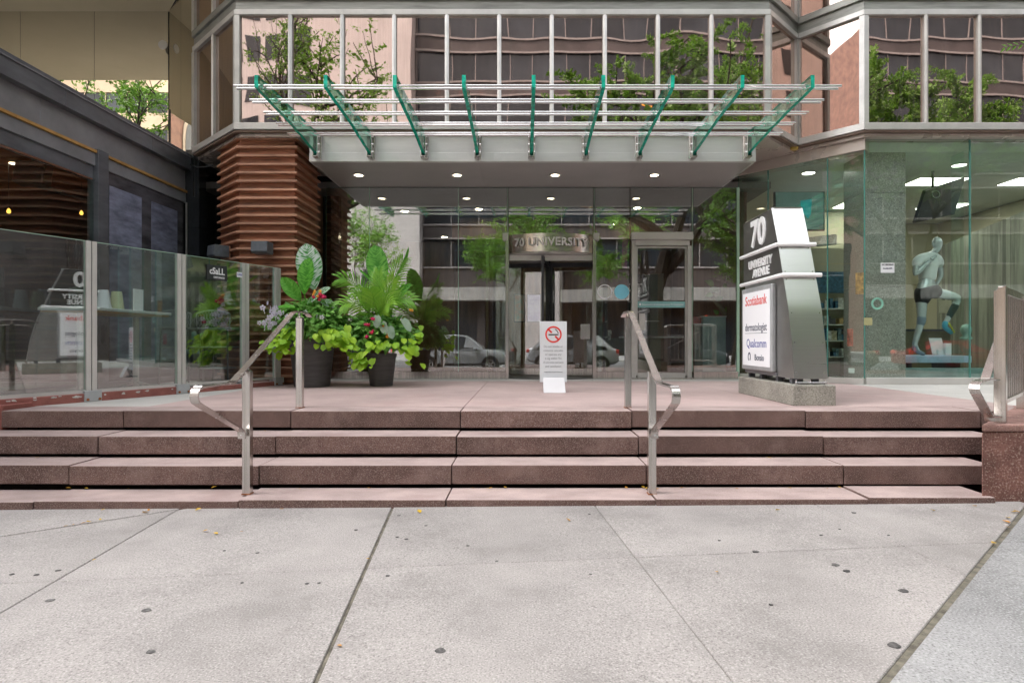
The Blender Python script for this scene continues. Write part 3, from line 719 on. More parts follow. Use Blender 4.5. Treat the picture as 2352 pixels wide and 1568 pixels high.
for (x, y) in ((-0.9, 12.0), (2.2, 11.9), (-2.4, 12.2), (-2.0, 15.2), (0.2, 15.4), (2.4, 15.2), (0.6, 14.2), (3.0, 14.2)):
    dl = MB().ring((x, y, 3.838), (0, 0, -1), .07, .10, .012, 20).build('downlight', 'alu_white', off_b)
    MB().disc((x, y, 3.834), (0, 0, -1), .068, 16).build('lens', 'lamp_lobby', dl)
# stickers on the glass
MB().disc(W(1428, 670, GY-.004), (0, -1, 0), .125, 32, t=.002).build('round_sticker', mat('sticker_blue', (0.22, 0.62, 0.78), .4, piece=0, var=.05).name, off_b)
MB().ring(W(1389, 670, GY-.002), (0, -1, 0), .108, .125, .002, 32).build('round_sticker', 'paper_white', off_b)

# canopy ------------------------------------------------------------
can = thing('entrance_canopy', 'entrance canopy with green glass fins and steel rods', 'canopy', (0.1, 8.85, 3.83))
FX = [-2.98, -2.212, -1.444, -0.676, 0.10, 0.876, 1.644, 2.42, 3.20]
cx0, cx1 = -3.12, 3.35
cuts = [cx0] + FX[1:-1:1] + [cx1]
for i in range(len(cuts)-1):
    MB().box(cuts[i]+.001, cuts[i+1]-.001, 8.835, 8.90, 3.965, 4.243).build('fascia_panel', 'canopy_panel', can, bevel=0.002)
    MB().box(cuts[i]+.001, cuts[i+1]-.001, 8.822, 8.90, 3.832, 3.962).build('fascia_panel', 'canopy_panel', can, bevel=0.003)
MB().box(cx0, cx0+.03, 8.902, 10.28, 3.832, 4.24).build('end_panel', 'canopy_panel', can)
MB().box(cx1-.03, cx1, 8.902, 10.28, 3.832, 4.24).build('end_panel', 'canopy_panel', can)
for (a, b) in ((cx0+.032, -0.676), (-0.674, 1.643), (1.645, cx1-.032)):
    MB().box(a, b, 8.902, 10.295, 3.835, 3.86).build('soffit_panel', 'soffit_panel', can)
for px in (824, 1050, 1275, 1503):
    p = W(px, 402, 9.53)
    dl = MB().ring((p.x, p.y, 3.8345), (0, 0, -1), .066, .092, .012, 28).build('downlight', 'chrome', can)
    MB().disc((p.x, p.y, 3.834), (0, 0, -1), .064, 20).build('lens', 'lamp_warm', dl)
for fx in FX:
    top = [(6.77, 4.186), (7.3, 4.196), (8.0, 4.205), (8.80, 4.212)]
    bot = [(8.80, 3.90)]
    for k in range(1, 15):
        y = 8.80 - (8.80-6.82)*k/15; t = (8.80-y)/2.03
        bot.append((y, 3.90 + 0.135*(1-(1-t)**1.8) + random.uniform(-.006, .006)))
    bot.append((6.77, 4.05))
    fin = MB().prism([(fx-.021, y, z) for y, z in top+bot], (.042, 0, 0), 0, 1).build('glass_fin', ['fin_face', 'fin_edge'], can)
    br = MB().box(fx-.048, fx+.048, 8.79, 8.834, 3.86, 4.225).build('bracket', 'steel', can, bevel=.002)
    for s in (-1, 1):
        MB().box(fx+s*.024, fx+s*.033, 8.66, 8.79, 3.87, 4.215).build('plate', 'steel', br, bevel=.001)
        for z in (3.94, 4.05, 4.16):
            MB().disc((fx+s*.033, 8.725, z), (s, 0, 0), .013, 8, t=.016).build('bolt', 'chrome', br)
    MB().box(fx-.036, fx+.036, 8.655, 8.79, 3.858, 3.868).build('shoe', 'steel', br)
RY = [6.85, 7.25, 7.64, 8.02, 8.41]
for y in RY:
    for s in (0, 1):
        MB().tube([(-3.27, y+s*.078, 4.10), (3.56, y+s*.078, 4.10)], .0135, 10).build('rod', 'chrome', can, smooth=True)
    for fx in FX:
        MB().box(fx-.03, fx+.03, y+.028, y+.05, 4.07, 4.14).build('clip', 'chrome', can)
        
# revolving door ------------------------------------------------------
rc = Vector((0.44, 11.15)); rr_ = 1.10
rv = thing('revolving_door', 'revolving door with a curved steel drum lettered 70 UNIVERSITY', 'door', (rc.x, rc.y, 0.598))
th = math.asin(.70/rr_)
MB().lathe(rc.x, rc.y, [(1.06, 2.72), (1.10, 2.72), (1.10, 3.02), (1.06, 3.02), (1.06, 2.72)], 40, 0, 1.5*math.pi-th, 1.5*math.pi+th).build('drum', 'steel_drum', rv, smooth=True, fix=True)
MB().disc((rc.x, rc.y, 2.70), (0, 0, 1), 1.055, 48, t=.02).build('drum_ceiling', 'alu_white', rv)
MB().box(rc.x-.70, rc.x+.70, 10.33, 10.40, 2.60, 2.695).build('inner_header', 'alu_white', rv)
for s in (-1, 1):
    MB().box(rc.x+s*.735-.03, rc.x+s*.735+.03, 10.24, 10.36, .598, 3.06).build('jamb', 'steel', rv, bevel=.004)
    MB().box(rc.x+s*.765-.045, rc.x+s*.765+.045, 10.20, 10.30, 2.93, 3.045).build('end_cap', 'alu_frame', rv, bevel=.004)
    a0 = 0 if s > 0 else math.pi
    MB().lathe(rc.x, rc.y, [(1.06, .62), (1.075, .62), (1.075, 2.70), (1.06, 2.70), (1.06, .62)], 20, 0, a0-.78, a0+.78).build('curved_wall', 'door_glass', rv, smooth=True, fix=True)
for k, a in enumerate((262, 352, 82, 172)):
    d = Vector((math.cos(R(a)), math.sin(R(a)))); n = Vector((-d.y, d.x))
    w_ = pane('wing', rc+d*.05, rc+d*1.0, .74, 2.58, .012, ['door_glass', 'glass_edge'], rv)
    for (r0, r1, z0, z1, m_) in ((.03, .075, .63, 2.66, 'black_metal'), (.985, 1.03, .63, 2.66, 'black_metal'), (.076, .984, .62, .74, 'steel'), (.076, .984, 2.58, 2.66, 'black_metal')):
        MB().pxy([rc+d*r0-n*.02, rc+d*r1-n*.02, rc+d*r1+n*.02, rc+d*r0+n*.02], z0, z1).build('stile' if z1-z0 > 1 else 'rail', m_, w_)
MB().tube([(rc.x, rc.y, .6), (rc.x, rc.y, 2.7)], .035, 12).build('centre_post', 'black_metal', rv, smooth=True)
MB().box(rc.x+.50, rc.x+.66, 10.24, 10.26, 1.27, 1.52).build('push_plate', 'steel', rv)
MB().disc((rc.x, rc.y, .5985), (0, 0, 1), 1.05, 40, t=.004).build('floor_grille', 'black_metal', rv)
# letters bent round the drum
cu = bpy.data.curves.new('t', 'FONT'); cu.body = '70 UNIVERSITY'; cu.size = .185; cu.extrude = .008; cu.offset = .0035; cu.align_x = 'CENTER'; cu.align_y = 'CENTER'; cu.resolution_u = 3; cu.space_character = 1.05
tmp = bpy.data.objects.new('t', cu); COL.objects.link(tmp); me = bpy.data.meshes.new_from_object(tmp); bpy.data.objects.remove(tmp)
for v in me.vertices:
    a = 1.5*math.pi + v.co.x*1.0/1.118; r = 1.125 + v.co.z
    v.co = Vector((rc.x + r*math.cos(a), rc.y + r*math.sin(a), 2.872 + v.co.y)) - OFF[rv]
me.materials.clear(); me.materials.append(MATS['white_paint'])
lt = bpy.data.objects.new('lettering', me); COL.objects.link(lt); lt.parent = rv

# hinged glass door -----------------------------------------------------
hd = thing('entrance_door', 'single glass door with a pale metal header beside the revolving door', 'door', (2.3, 10.28, 0.598))
MB().box(1.79, 2.815, 10.17, 10.34, 2.935, 3.055).build('header', 'alu_white', hd, bevel=.004)
MB().box(1.86, 2.77, 10.22, 10.34, 2.84, 2.933).build('lintel', 'alu_white', hd, bevel=.003)
for x in (1.80, 2.735):
    MB().box(x, x+.075, 10.24, 10.36, .598, 2.838 if x > 2 else 2.933).build('jamb', 'alu_frame', hd, bevel=.003)
pane('door_leaf', (1.905, 10.29), (2.705, 10.29), .70, 2.80, .012, ['door_glass', 'glass_edge'], hd)
for (x0, x1, z0, z1) in ((1.878, 1.903, .66, 2.83), (2.707, 2.732, .66, 2.83), (1.904, 2.706, .62, .70), (1.904, 2.706, 2.80, 2.83)):
    MB().box(x0, x1, 10.265, 10.315, z0, z1).build('leaf_frame', 'alu_frame', hd)
MB().box(1.904, 2.706, 10.281, 10.287, 1.80, 1.905).build('safety_band', mat('band_teal', (.22, .45, .44), .4, piece=0).name, hd)
text('band_lettering', '■ Zununwont & nnonumpnunon % nnuununnn', .05, ((1.904+2.706)/2, 10.279, 1.852), (1,0,0), (0,0,1), 'paper_white', hd, ext=.001, xs=.78)
MB().box(1.80, 2.82, 10.20, 10.40, .5985, .622).build('threshold', 'steel', hd)
MB().box(1.93, 2.03, 10.272, 10.280, 1.42, 1.70).build('card_reader', 'alu_frame', hd)

# angled wall and shop front at the right --------------------------------
AW0, AW1 = Vector((3.63, 10.38)), Vector((4.99, 8.95))
ad = (AW1-AW0).normalized(); an = Vector((-ad.y, ad.x))
MB().pxy([AW0-ad*.25-an*.04, AW1-an*.04+ad*.02, AW1+an*.2, AW0-ad*.25+an*.2], 4.036, 4.198).build('header_beam', 'header_beige', off_b, bevel=.004)
cutp = [AW0, Vector((3.99, 9.99)), Vector((4.634, 9.325)), AW1]
for i in range(3):
    pane('shop_window', cutp[i]+ad*.006, cutp[i+1]-ad*.006, .69, 4.034, .014, ['shop_glass_right', 'glass_edge'], off_b)
MB().pxy([AW0-an*.03, AW1-an*.03, AW1+an*.06, AW0+an*.06], .598, .688).build('base_rail', 'alu_white', off_b, bevel=.004)
for i in range(1, 4):
    c = cutp[i]; MB().tube([(c.x, c.y, .69), (c.x, c.y, 4.03)], .011, 8).build('glass_joint', 'glass_edge', off_b)
fx_ = [4.99, 6.54, 8.35, 10.2]
for i in range(3):
    pane('shop_window', (fx_[i]+.006, 8.95), (fx_[i+1]-.006, 8.95), .70, 4.19, .014, ['shop_glass_right', 'glass_edge'], off_b)
    MB().box(fx_[i]+.004, fx_[i+1]-.004, 8.90, 9.03, .598, .70).build('base_rail', 'alu_white', off_b, bevel=.004)
for x in fx_[1:]: MB().box(x-.008, x+.008, 8.945, 8.968, .70, 4.19).build('glass_joint', 'glass_edge', off_b)
MB().box(6.47, 6.485, 9.0, 9.25, .70, 4.03).build('glass_stiffener', 'shop_glass_right', off_b)
for (z0, z1) in ((.6, 2.05), (2.054, 3.45), (3.454, 4.19)): MB().box(5.08, 5.69, 9.10, 9.71, z0, z1).build('granite_pier', 'granite', off_b, bevel=.004)
# camera-like sensor under the soffit
p = W(1822, 346, 9.5); MB().box(p.x-.06, p.x+.06, p.y-.05, p.y+.05, p.z, p.z+.05).build('ceiling_sensor', mat('brass', (.45, .30, .08), .4, .5).name, off_b, bevel=.006)
# door leaf in the angled wall
ma_ = AW0 + ad*1.05
MB().pxy([cutp[2]-ad*.86+an*.016, cutp[2]+ad*.10+an*.016, cutp[2]+ad*.10+an*.10, cutp[2]-ad*.86+an*.10], 2.71, 2.86).build('door_header', 'concrete_block', off_b, bevel=.004)
for k in (0, .03):
    c = cutp[2]-ad*(.18+k)-an*.06; MB().tube([(c.x, c.y, .95), (c.x, c.y, 2.0)], .012, 8).build('pull_handle', 'black_metal', off_b, smooth=True)

# shop interior shell
MB().pxy([(3.95, 10.7), (5.1, 9.45), (10.9, 9.45), (10.9, 18), (4.4, 18)], .30, .597).build('shop_floor', 'lobby_floor', off_b)
MB().pxy([(3.80, 10.45), (5.05, 9.08), (10.9, 9.08), (10.9, 18), (4.4, 18)], 4.05, 4.19).build('shop_ceiling', 'shop_ceiling', off_b)
MB().box(4.4, 10.9, 16.5, 16.7, .6, 4.04).build('shop_back_wall', 'shop_wall_yellow', off_b)
MB().box(6.0, 7.0, 13.2, 13.4, .6, 4.04).build('shop_partition', 'shop_wall_yellow', off_b)
MB().box(7.9, 10.5, 14.6, 14.75, 2.6, 4.04).build('shop_bulkhead', 'shop_wall_yellow', off_b)
for k in range(46):
    t = k/45; x = 8.15+1.5*t; y = 9.4+4.8*t
    MB().box(x-.02, x+.05, y-.035, y+.035 + .02*(k % 3), .6, 3.42+.0*t).build('slat', 'shop_slat', off_b)
MB().box(9.9, 10.0, 9.2, 16.4, .6, 4.04).build('shop_side_wall', 'shop_wall_yellow', off_b)
for (x, y, w_, l_) in ((7.25, 10.75, .42, .24), (8.95, 10.75, .42, .24), (8.7, 12.7, .4, .25), (6.9, 12.6, .4, .25), (5.3, 12.0, .3, .25), (6.3, 15.2, .4, .25), (8.0, 15.2, .4, .25), (7.2, 14.0, .4, .25), (5.2, 14.6, .4, .25)):
    o = MB().box(x-w_-.02, x+w_+.02, y-l_-.02, y+l_+.02, 4.042, 4.048).build('ceiling_light', 'alu_white', off_b)
    MB().box(x-w_, x+w_, y-l_, y+l_, 4.034, 4.041).build('diffuser', 'lamp_panel', o)
for (x, y) in ((6.95, 9.75), (4.75, 10.2), (7.9, 11.6), (6.3, 11.4)):
    o = MB().ring((x, y, 4.048), (0, 0, -1), .10, .13, .01).build('downlight', 'alu_white', off_b)
    MB().disc((x, y, 4.043), (0, 0, -1), .098, 20).build('lens', 'lamp_panel', o)
mat('bounce_roof', (.72, .70, .66), .8, var=.08, scale=1, piece=0)

# ------------------------------------------------------------------ timber louvre column
lc = thing('louvre_column', 'timber clad column with horizontal wooden louvre fins', 'column', (-4.0, 9.3, 0.6))
LP = [Vector((-4.79, 9.49)), Vector((-4.22, 8.92)), Vector((-3.33, 8.92)), Vector((-3.33, 9.95))]
def chain_off(P, o):
    out = []
    for i, p in enumerate(P):
        ns_ = []
        if i: d = (p-P[i-1]).normalized(); ns_.append(Vector((-d.y, d.x)))
        if i < len(P)-1: d = (P[i+1]-p).normalized(); ns_.append(Vector((-d.y, d.x)))
        n = sum(ns_, Vector((0, 0))).normalized(); out.append(p + n*o/max(.3, n.dot(ns_[0])))
    return out
A_, B_, C_ = LP, chain_off(LP, 0.055), chain_off(LP, 0.30)
def chain_prism(P, Q, z0, z1):
    mb = MB(); n = len(P)
    V = [(p.x, p.y, z0) for p in P] + [(q.x, q.y, z0) for q in Q] + [(p.x, p.y, z1) for p in P] + [(q.x, q.y, z1) for q in Q]
    F = []
    for i in range(n-1):
        F += [(i, n+i, n+i+1, i+1), (2*n+i, 2*n+i+1, 3*n+i+1, 3*n+i), (i, i+1, 2*n+i+1, 2*n+i), (n+i+1, n+i, 3*n+i, 3*n+i+1)]
    F += [(0, 2*n, 3*n, n), (n-1, 2*n-1, 4*n-1, 3*n-1)]
    return mb.add(V, F)
for k in range(29):
    z = 4.20 - k*0.1242
    if z < 0.66: break
    z += random.uniform(-.003, .003)
    mb = chain_prism(A_, C_, z-.016, z+.016)
    mb.build('louvre_fin', 'timber_fin', lc, bevel=.003)
    chain_prism(chain_off(LP, .055+random.uniform(-.003, .003)), C_, z-.1082+.0005, z-.0165).build('board', 'timber', lc)
chain_prism(B_, C_, 4.217, 4.243).build('top_board', 'dark_soffit', lc)
def wall_lamp(c, rz, label):
    t = thing('wall_lamp', label, 'lamp', c, 'boxy lamps on the timber column')
    cr, sr = math.cos(rz), math.sin(rz)
    u, v = Vector((cr, sr, 0)), Vector((-sr, cr, 0)); c = Vector(c)
    prof = [(-.13, -.06), (-.115, .085), (.10, .085), (.10, -.085), (-.10, -.085)]
    MB().prism([c - u*.115 + v*a + Vector((0, 0, b)) for a, b in prof], u*.23).build('housing', 'slate_lamp', t, bevel=.004, fix=True)
    MB().obox(c + v*.115, u*.09, v*.015, Vector((0, 0, .09))).build('mount', 'timber_fin', t)
wall_lamp(W(603, 570, 8.77), 0.0, 'boxy slate lamp on the front of the timber column')
wall_lamp(W(503, 578, 9.10), R(-40), 'boxy slate lamp on the angled left side of the timber column')
MB_ = MB().tube([W(437, 378, 9.9), W(452, 384, 9.8), W(470, 384, 9.7), W(488, 380, 9.6)], .012, 8)
tag(MB_.build('cable', 'black_metal', smooth=True), 'grey cable sagging between the black pier and the timber column', 'cable')

# ------------------------------------------------------------------ restaurant pavilion at the left
pv = thing('restaurant_pavilion', 'dark steel restaurant pavilion with black granite pier at the left', 'building', (-6, 8, 0.6))
PX = -5.56
def pbox(name, x0, x1, y0, y1, z0, z1, m, bev=.003): return MB().box(x0, x1, y0, y1, z0, z1).build(name, m, pv, bevel=bev)
for (y0, y1) in ((4.2, 6.0), (6.003, 7.26), (7.263, 8.95), (8.953, 10.02)):
    pbox('parapet', PX-.9, PX+.05, y0, y1, 4.245, 4.315, 'charcoal')
    pbox('fascia', PX-.9, PX+.09, y0, y1, 4.03, 4.23, 'charcoal')
    pbox('ledge', PX-.9, PX+.105, y0, y1, 4.231, 4.244, 'charcoal_light', .001)
for (y0, y1) in ((4.2, 7.0), (7.004, 10.0)):
    pbox('beam', PX-.6, PX-.005, y0, y1, 3.71, 4.029, 'charcoal_light')
for (y0, y1) in ((4.2, 7.90), (8.08, 10.0)):
    pbox('gold_strip', PX-.2, PX+.03, y0, y1, 3.664, 3.70, 'gold_strip')
    pbox('lower_beam', PX-.3, PX+.005, y0, y1, 3.50, 3.662, 'charcoal_light')
pbox('roller_blind', PX-.14, PX-.02, 4.2, 7.88, 3.335, 3.498, 'charcoal')
MB().tube([(PX-.01, 4.2, 3.315), (PX-.01, 7.88, 3.315)], .018, 10).build('blind_bar', 'chrome', pv, smooth=True)
pbox('post', PX-.10, PX+.045, 7.885, 8.085, .6, 3.72, 'charcoal')
pbox('post', PX-.10, PX+.045, 4.9, 5.1, .6, 3.72, 'charcoal')
for (z0, z1) in ((.6, 1.85), (1.853, 3.1), (3.103, 4.37)):
    pbox('granite_pier', PX, PX+.22, 10.0, 10.22, z0, z1, 'black_granite', .002)
pbox('pier_wall', PX-.2, PX+.02, 10.23, 10.9, .6, 4.2, 'black_granite')
pbox('side_glazing_post', PX+.02, PX+.035, 9.955, 9.985, .6, 3.5, 'alu_frame')
# vinyl weather screen with clear panels
pbox('vinyl_screen', PX-.03, PX-.012, 8.09, 9.95, .62, 3.50, 'vinyl')
pbox('clear_panel', PX-.011, PX-.004, 8.17, 8.86, .95, 3.32, 'vinyl_window')
pbox('clear_panel', PX-.011, PX-.004, 9.09, 9.77, .95, 3.32, 'vinyl_window')
MB().box(PX-.02, PX-.012, 5.1, 7.88, .70, 3.30).build('window_pane', 'shop_glass_right', pv)
pbox('base_sill', PX-.1, PX+.03, 4.2, 10.0, .598, .69, 'charcoal')
for k in range(20):
    y = 4.3+k*.29
    MB().box(-12.5, PX-.62, y, y+.283, 3.74, 3.78).build('ceiling_plank', 'ceiling_plank', pv)
pbox('roof', -12.5, PX-.91, 4.2, 10.1, 3.80, 4.30, 'bounce_roof')  # unseen roof, made pale to bounce light up onto the tower soffit
pbox('end_wall', -12.5, PX-.12, 10.12, 10.22, .6, 3.79, 'pavilion_dark')
pbox('back_wall', -12.6, -12.5, 4.2, 10.2, .6, 3.79, 'pavilion_dark')
pbox('front_wall', -12.5, PX-.11, 4.2, 4.3, .6, 3.73, 'charcoal')
for (px, py, D) in ((187, 490, 9.6), (262, 490, 9.7), (385, 500, 10.05), (20, 486, 8.6)):
    p = W(px, py, D); p.x = min(p.x, PX-.25)
    o = MB().lathe(p.x, p.y, [(0, p.z-.03), (.02, p.z-.02), (.026, p.z), (.018, p.z+.03), (0, p.z+.05)], 12).build('pendant_lamp', 'lamp_amber', pv, smooth='all')
    MB().tube([(p.x, p.y, p.z+.05), (p.x, p.y, 3.74)], .004, 5).build('cord', 'black_metal', o)
for (x, y) in ((-7.2, 6.6), (-7.2, 8.6), (-9.4, 7.6)):
    MB().disc((x, y, 3.736), (0, 0, -1), .06, 16, t=.003).build('downlight', 'lamp_warm', pv)
sp = thing('ceiling_speaker', 'black speaker bracket hanging from the restaurant ceiling', 'speaker', (-6.4, 8.1, 3.5))
MB().obox((-6.45, 8.0, 3.42), (.16, .05, 0), (-.05, .14, 0), (0, .03, .15)).build('cabinet', 'black_metal', sp, bevel=.02)
MB().tube([(-6.5, 8.05, 3.30), (-6.0, 8.5, 3.18), (-5.7, 8.9, 3.15)], .03).build('arm', 'black_metal', sp)
MB().tube([(-6.45, 8.0, 3.56), (-6.45, 8.0, 3.74)], .02).build('hanger', 'black_metal', sp)

# ------------------------------------------------------------------ glass patio fence
gf = thing('glass_fence', 'patio fence of clear glass panels in pale metal posts', 'fence', (-4.6, 7.4, 0.6))
for i in range(4):
    a, b = fl[i], fl[i+1]; d = (b-a).normalized(); n = Vector((-d.y, d.x)); e = .055
    zb, zt = .70, 2.285
    pane('pane', a+d*e, b-d*e, zb+.022, zt, .012, ['fence_glass', 'glass_edge_pale'], gf)
    MB().pxy([a+d*e-n*.012, b-d*e-n*.012, b-d*e+n*.024, a+d*e+n*.024], zb-.01, zb+.02).build('bottom_rail', 'alu_white', gf)
    MB().pxy([a+d*e-n*.001, b-d*e-n*.001, b-d*e+n*.013, a+d*e+n*.013], zt+.0005, zt+.006).build('top_edge', 'glass_edge_pale', gf)
for i in range(5):
    p = fl[i]; d = (fl[min(i+1, 4)]-fl[max(i-1, 0)]).normalized(); n = Vector((-d.y, d.x))
    def fb(name, a0, a1, b0, b1, z0, z1, m, bev=.003): return MB().pxy([p+d*a0+n*b0, p+d*a1+n*b0, p+d*a1+n*b1, p+d*a0+n*b1], z0, z1).build(name, m, gf, bevel=bev)
    fb('post', -.054, -.004, -.022, .034, .64, 2.29, 'alu_white')
    fb('post', .004, .054, -.022, .034, .64, 2.29, 'alu_white')
    fb('post_core', -.004, .004, -.012, .03, .64, 2.288, 'black_metal', 0)
    br = fb('bracket', -.085, .085, -.052, .06, .5985, .712, 'bracket_paint')
    for s in (-1, 1):
        c = p + d*(.06*s) - n*.056; MB().disc((c.x, c.y, .622), (-n.x, -n.y, 0), .014, 8, t=.008).build('rusty_bolt', 'rust', br)
a, b = fl[2], fl[3]; d = (b-a).normalized(); n = Vector((-d.y, d.x)); d3, n3 = Vector((d.x, d.y, 0)), Vector((n.x, n.y, 0))
def on_fence(t, z): q = a + (b-a)*t; return Vector((q.x, q.y, z)) - n3*.004
c = on_fence(.53, 2.115)
sg = thing('hanging_sign', 'small black sign with white scrawled lettering on the glass fence', 'sign', c)
MB().obox(c - n3*.004, d3*.15, n3*.003, Vector((0, 0, .095))).build('board', 'black_metal', sg)
text('lettering', 'cSaLL', .115, c - n3*.0075 + Vector((0, 0, .015)), d3, (0, 0, 1), 'paper_white', sg, ext=.001, bold=.003, xs=.85)
text('lettering', 'DISTANCE', .035, c - n3*.0075 + Vector((0, 0, -.062)) + d3*.03, d3, (0, 0, 1), 'paper_white', sg, ext=.001, bold=.001)
c = on_fence(.915, 2.125)
sg = thing('fence_sticker', 'small white printed sticker at the top of the fence post', 'sticker', c)
MB().obox(c - n3*.002, d3*.055, n3*.0015, Vector((0, 0, .035))).build('sheet', 'paper_white', sg)
text('print', 'HAND', .05, c - n3*.0045, d3, (0, 0, 1), 'blue_print', sg, ext=.0008, xs=.7)

# patio furniture behind the fence ------------------------------------------
tb = thing('bar_table', 'white topped bar table on the patio behind the glass fence', 'table', (-5.05, 7.55, .598))
MB().box(-5.40, -4.72, 6.75, 8.15, 1.575, 1.61).build('table_top', 'white_paint', tb, bevel=.006)
MB().box(-5.38, -4.74, 6.77, 8.13, 1.555, 1.574).build('table_rim', 'gold_strip', tb)
for y in (7.0, 8.0):
    MB().tube([(-5.1, y, .64), (-5.1, y, 1.555)], .035, 12).build('column', 'alu_frame', tb, smooth=True)
    for s in (-1, 1): MB().bar([(-5.1, y, .70), (-5.1+s*.16, y, .66), (-5.1+s*.27, y, .605)], (0, 1, 0), .05, .03).build('foot', 'alu_frame', tb)
def vessel(name, label, cat, px, py, D, prof, m, group=None):
    p = W(px, py, D); t = MB().lathe(0, 0, prof, 20).build(name, m, None, smooth=True); t.location = (p.x, p.y, 1.611); return tag(t, label, cat, group)
glass('clear_glass', (.93, .96, .95), .12)
vessel('glass_jar', 'ribbed clear glass jar at the left end of the bar table', 'jar', 179, 700, 7.0, [(0,0),(.085,0),(.092,.02),(.088,.05),(.092,.08),(.088,.11),(.092,.14),(.088,.17),(.092,.20),(.085,.24),(.08,.24),(.085,.2),(.08,.02),(0,.02)], 'clear_glass')
vessel('white_pitcher', 'tapered white pitcher on the bar table', 'pitcher', 238, 700, 7.35, [(0,0),(.085,0),(.05,.24),(.045,.24),(.07,.02),(0,.01)], 'paper_white')
vessel('yellow_pitcher', 'tapered pale yellow pitcher on the bar table', 'pitcher', 268, 700, 7.6, [(0,0),(.085,0),(.055,.24),(.05,.24),(.07,.02),(0,.01)], mat('pale_yellow', (.60, .62, .38), .4).name)
t = tag(MB().box(-4.98, -4.96, 7.75, 7.93, 1.612, 1.90).build('menu_card', 'paper_white', None), 'upright white menu card beside the pitchers', 'menu card')
def stool(x, y, label):
    t = thing('bar_stool', label, 'stool', (x, y, .598), 'bar stools behind the fence')
    for sx in (-1, 1):
        for sy in (-1, 1): MB().tube([(x+sx*.21, y+sy*.2, .6), (x+sx*.19, y+sy*.18, 1.40)], .013, 8).build('leg', 'black_metal', t)
    for z in (.85, 1.15):
        for s in (-1, 1):
            MB().tube([(x-.2, y+s*.19, z), (x+.2, y+s*.19, z)], .010, 6).build('stretcher', 'charcoal_light', t)
            MB().tube([(x+s*.2, y-.19, z), (x+s*.2, y+.19, z)], .010, 6).build('stretcher', 'charcoal_light', t)
    MB().box(x-.22, x+.22, y-.21, y+.21, 1.40, 1.43).build('seat', 'charcoal', t, bevel=.01)
    top = [(x-.24+.48*k/12, y-.20, 1.62+.05*math.sin(k/12*math.pi)) for k in range(13)]
    MB().tube(top, .010, 6).build('back_rail', 'charcoal_light', t, smooth=True)
    mb = MB()
    for k in range(12):
        x0 = x-.23+.46*k/11
        for s in (-1, 1):
            mb.tube([(x0, y-.20, 1.44), (x0+s*.035, y-.215, 1.53), (x0, y-.20, 1.63+.03*math.sin(k/11*math.pi))], .003, 4)
    mb.build('wire_back', 'charcoal_light', t)
    for s in (-1, 1): MB().tube([(x+s*.23, y-.2, 1.43), (x+s*.24, y-.2, 1.62)], .009, 6).build('upright', 'charcoal_light', t)
stool(-4.92, 8.75, 'black bar stool with wire back nearest the bar table')
stool(-4.42, 8.85, 'black bar stool with wire back beside the timber column')

# ------------------------------------------------------------------ sign pillar
cb = MB().box(2.64, 3.06, 5.99, 7.53, .597, .802).build('concrete_plinth', 'concrete_block', bevel=.01, seg=2)
tag(cb, 'rough grey concrete block under the sign pillar', 'plinth')
sn = thing('sign_pillar', 'black and steel 70 University Avenue sign pillar with white light box', 'sign', (2.85, 6.75, .802))
near = [(6.053, .858), (6.10, 1.206), (6.181, 1.56), (6.314, 1.928), (6.436, 2.265), (6.61, 2.674)]
MB().prism([(2.70, y+.012, z) for y, z in near] + [(2.70, 7.46, 2.674), (2.70, 7.46, .90), (2.70, 7.44, .858)], (.29, 0, 0)).build('body', 'steel_side', sn, fix=True)
MB().prism([(2.685, y+.03, z) for y, z in near[3:]] + [(2.685, 7.47, 2.668), (2.685, 7.47, 1.928)], (.0145, 0, 0)).build('upper_face', 'sign_black', sn, fix=True)
def near_y(z):
    for (y0, z0), (y1, z1) in zip(near, near[1:]):
        if z0 <= z <= z1+1e-6: t = (z-z0)/(z1-z0); return y0+(y1-y0)*t
    return near[-1][0]
for (z0, z1) in ((.86, 1.905), (1.925, 2.24), (2.26, 2.676)):
    mb = MB(); n = 14; o = 0
    for k in range(n+1):
        z = z0+(z1-z0)*k/n; y = near_y(max(.858, min(2.674, z)))
        mb.v += [Vector((2.676, y, z)), Vector((3.012, y, z)), Vector((3.012, y+.010, z)), Vector((2.676, y+.010, z))]
    for k in range(n):
        for j in range(4):
            q = (j+1) % 4; mb.f.append([k*4+j, k*4+q, (k+1)*4+q, (k+1)*4+j]); mb.m.append(0)
    mb.f += [[3, 2, 1, 0], [n*4, n*4+1, n*4+2, n*4+3]]; mb.m += [0, 0]
    st = mb.build('steel_panel', 'steel_sign', sn, smooth=True)
    for z in ((z0+.03, z1-.03) if z1 < 2.3 and z0 > 1 else ((.92, 1.22, 1.52, 1.87) if z0 < 1 else ())):
        for x in (2.70, 2.985):
            y = near_y(z); MB().disc((x, y, z), (0, -1, .1), .006, 8, t=.004).build('screw', 'chrome', st)
MB().box(2.70, 3.0, 6.60, 7.465, 2.676, 2.684).build('top_plate', 'steel_sign', sn)
for z in (2.25, 1.915):
    yn = near_y(z)-.024
    MB().tube([(2.655, 7.48, z), (2.655, yn+.02, z), (2.66, yn+.005, z), (2.675, yn, z), (3.06, yn, z)], .022, 12).build('white_tube', 'sign_white', sn, smooth=True)
text('numerals', '70', .42, (2.683, 7.0, 2.465), (0, -1, 0), (0, 0, 1), 'sign_white', sn, ext=.012, bold=.012, xs=1.05)
text('lettering', 'UNIVERSITY', .128, (2.683, 6.95, 2.125), (0, -1, 0), (0, 0, 1), 'sign_white', sn, ext=.008, bold=.004, xs=1.0)
text('lettering', 'AVENUE', .128, (2.683, 6.92, 2.015), (0, -1, 0), (0, 0, 1), 'sign_white', sn, ext=.008, bold=.004, xs=1.0)
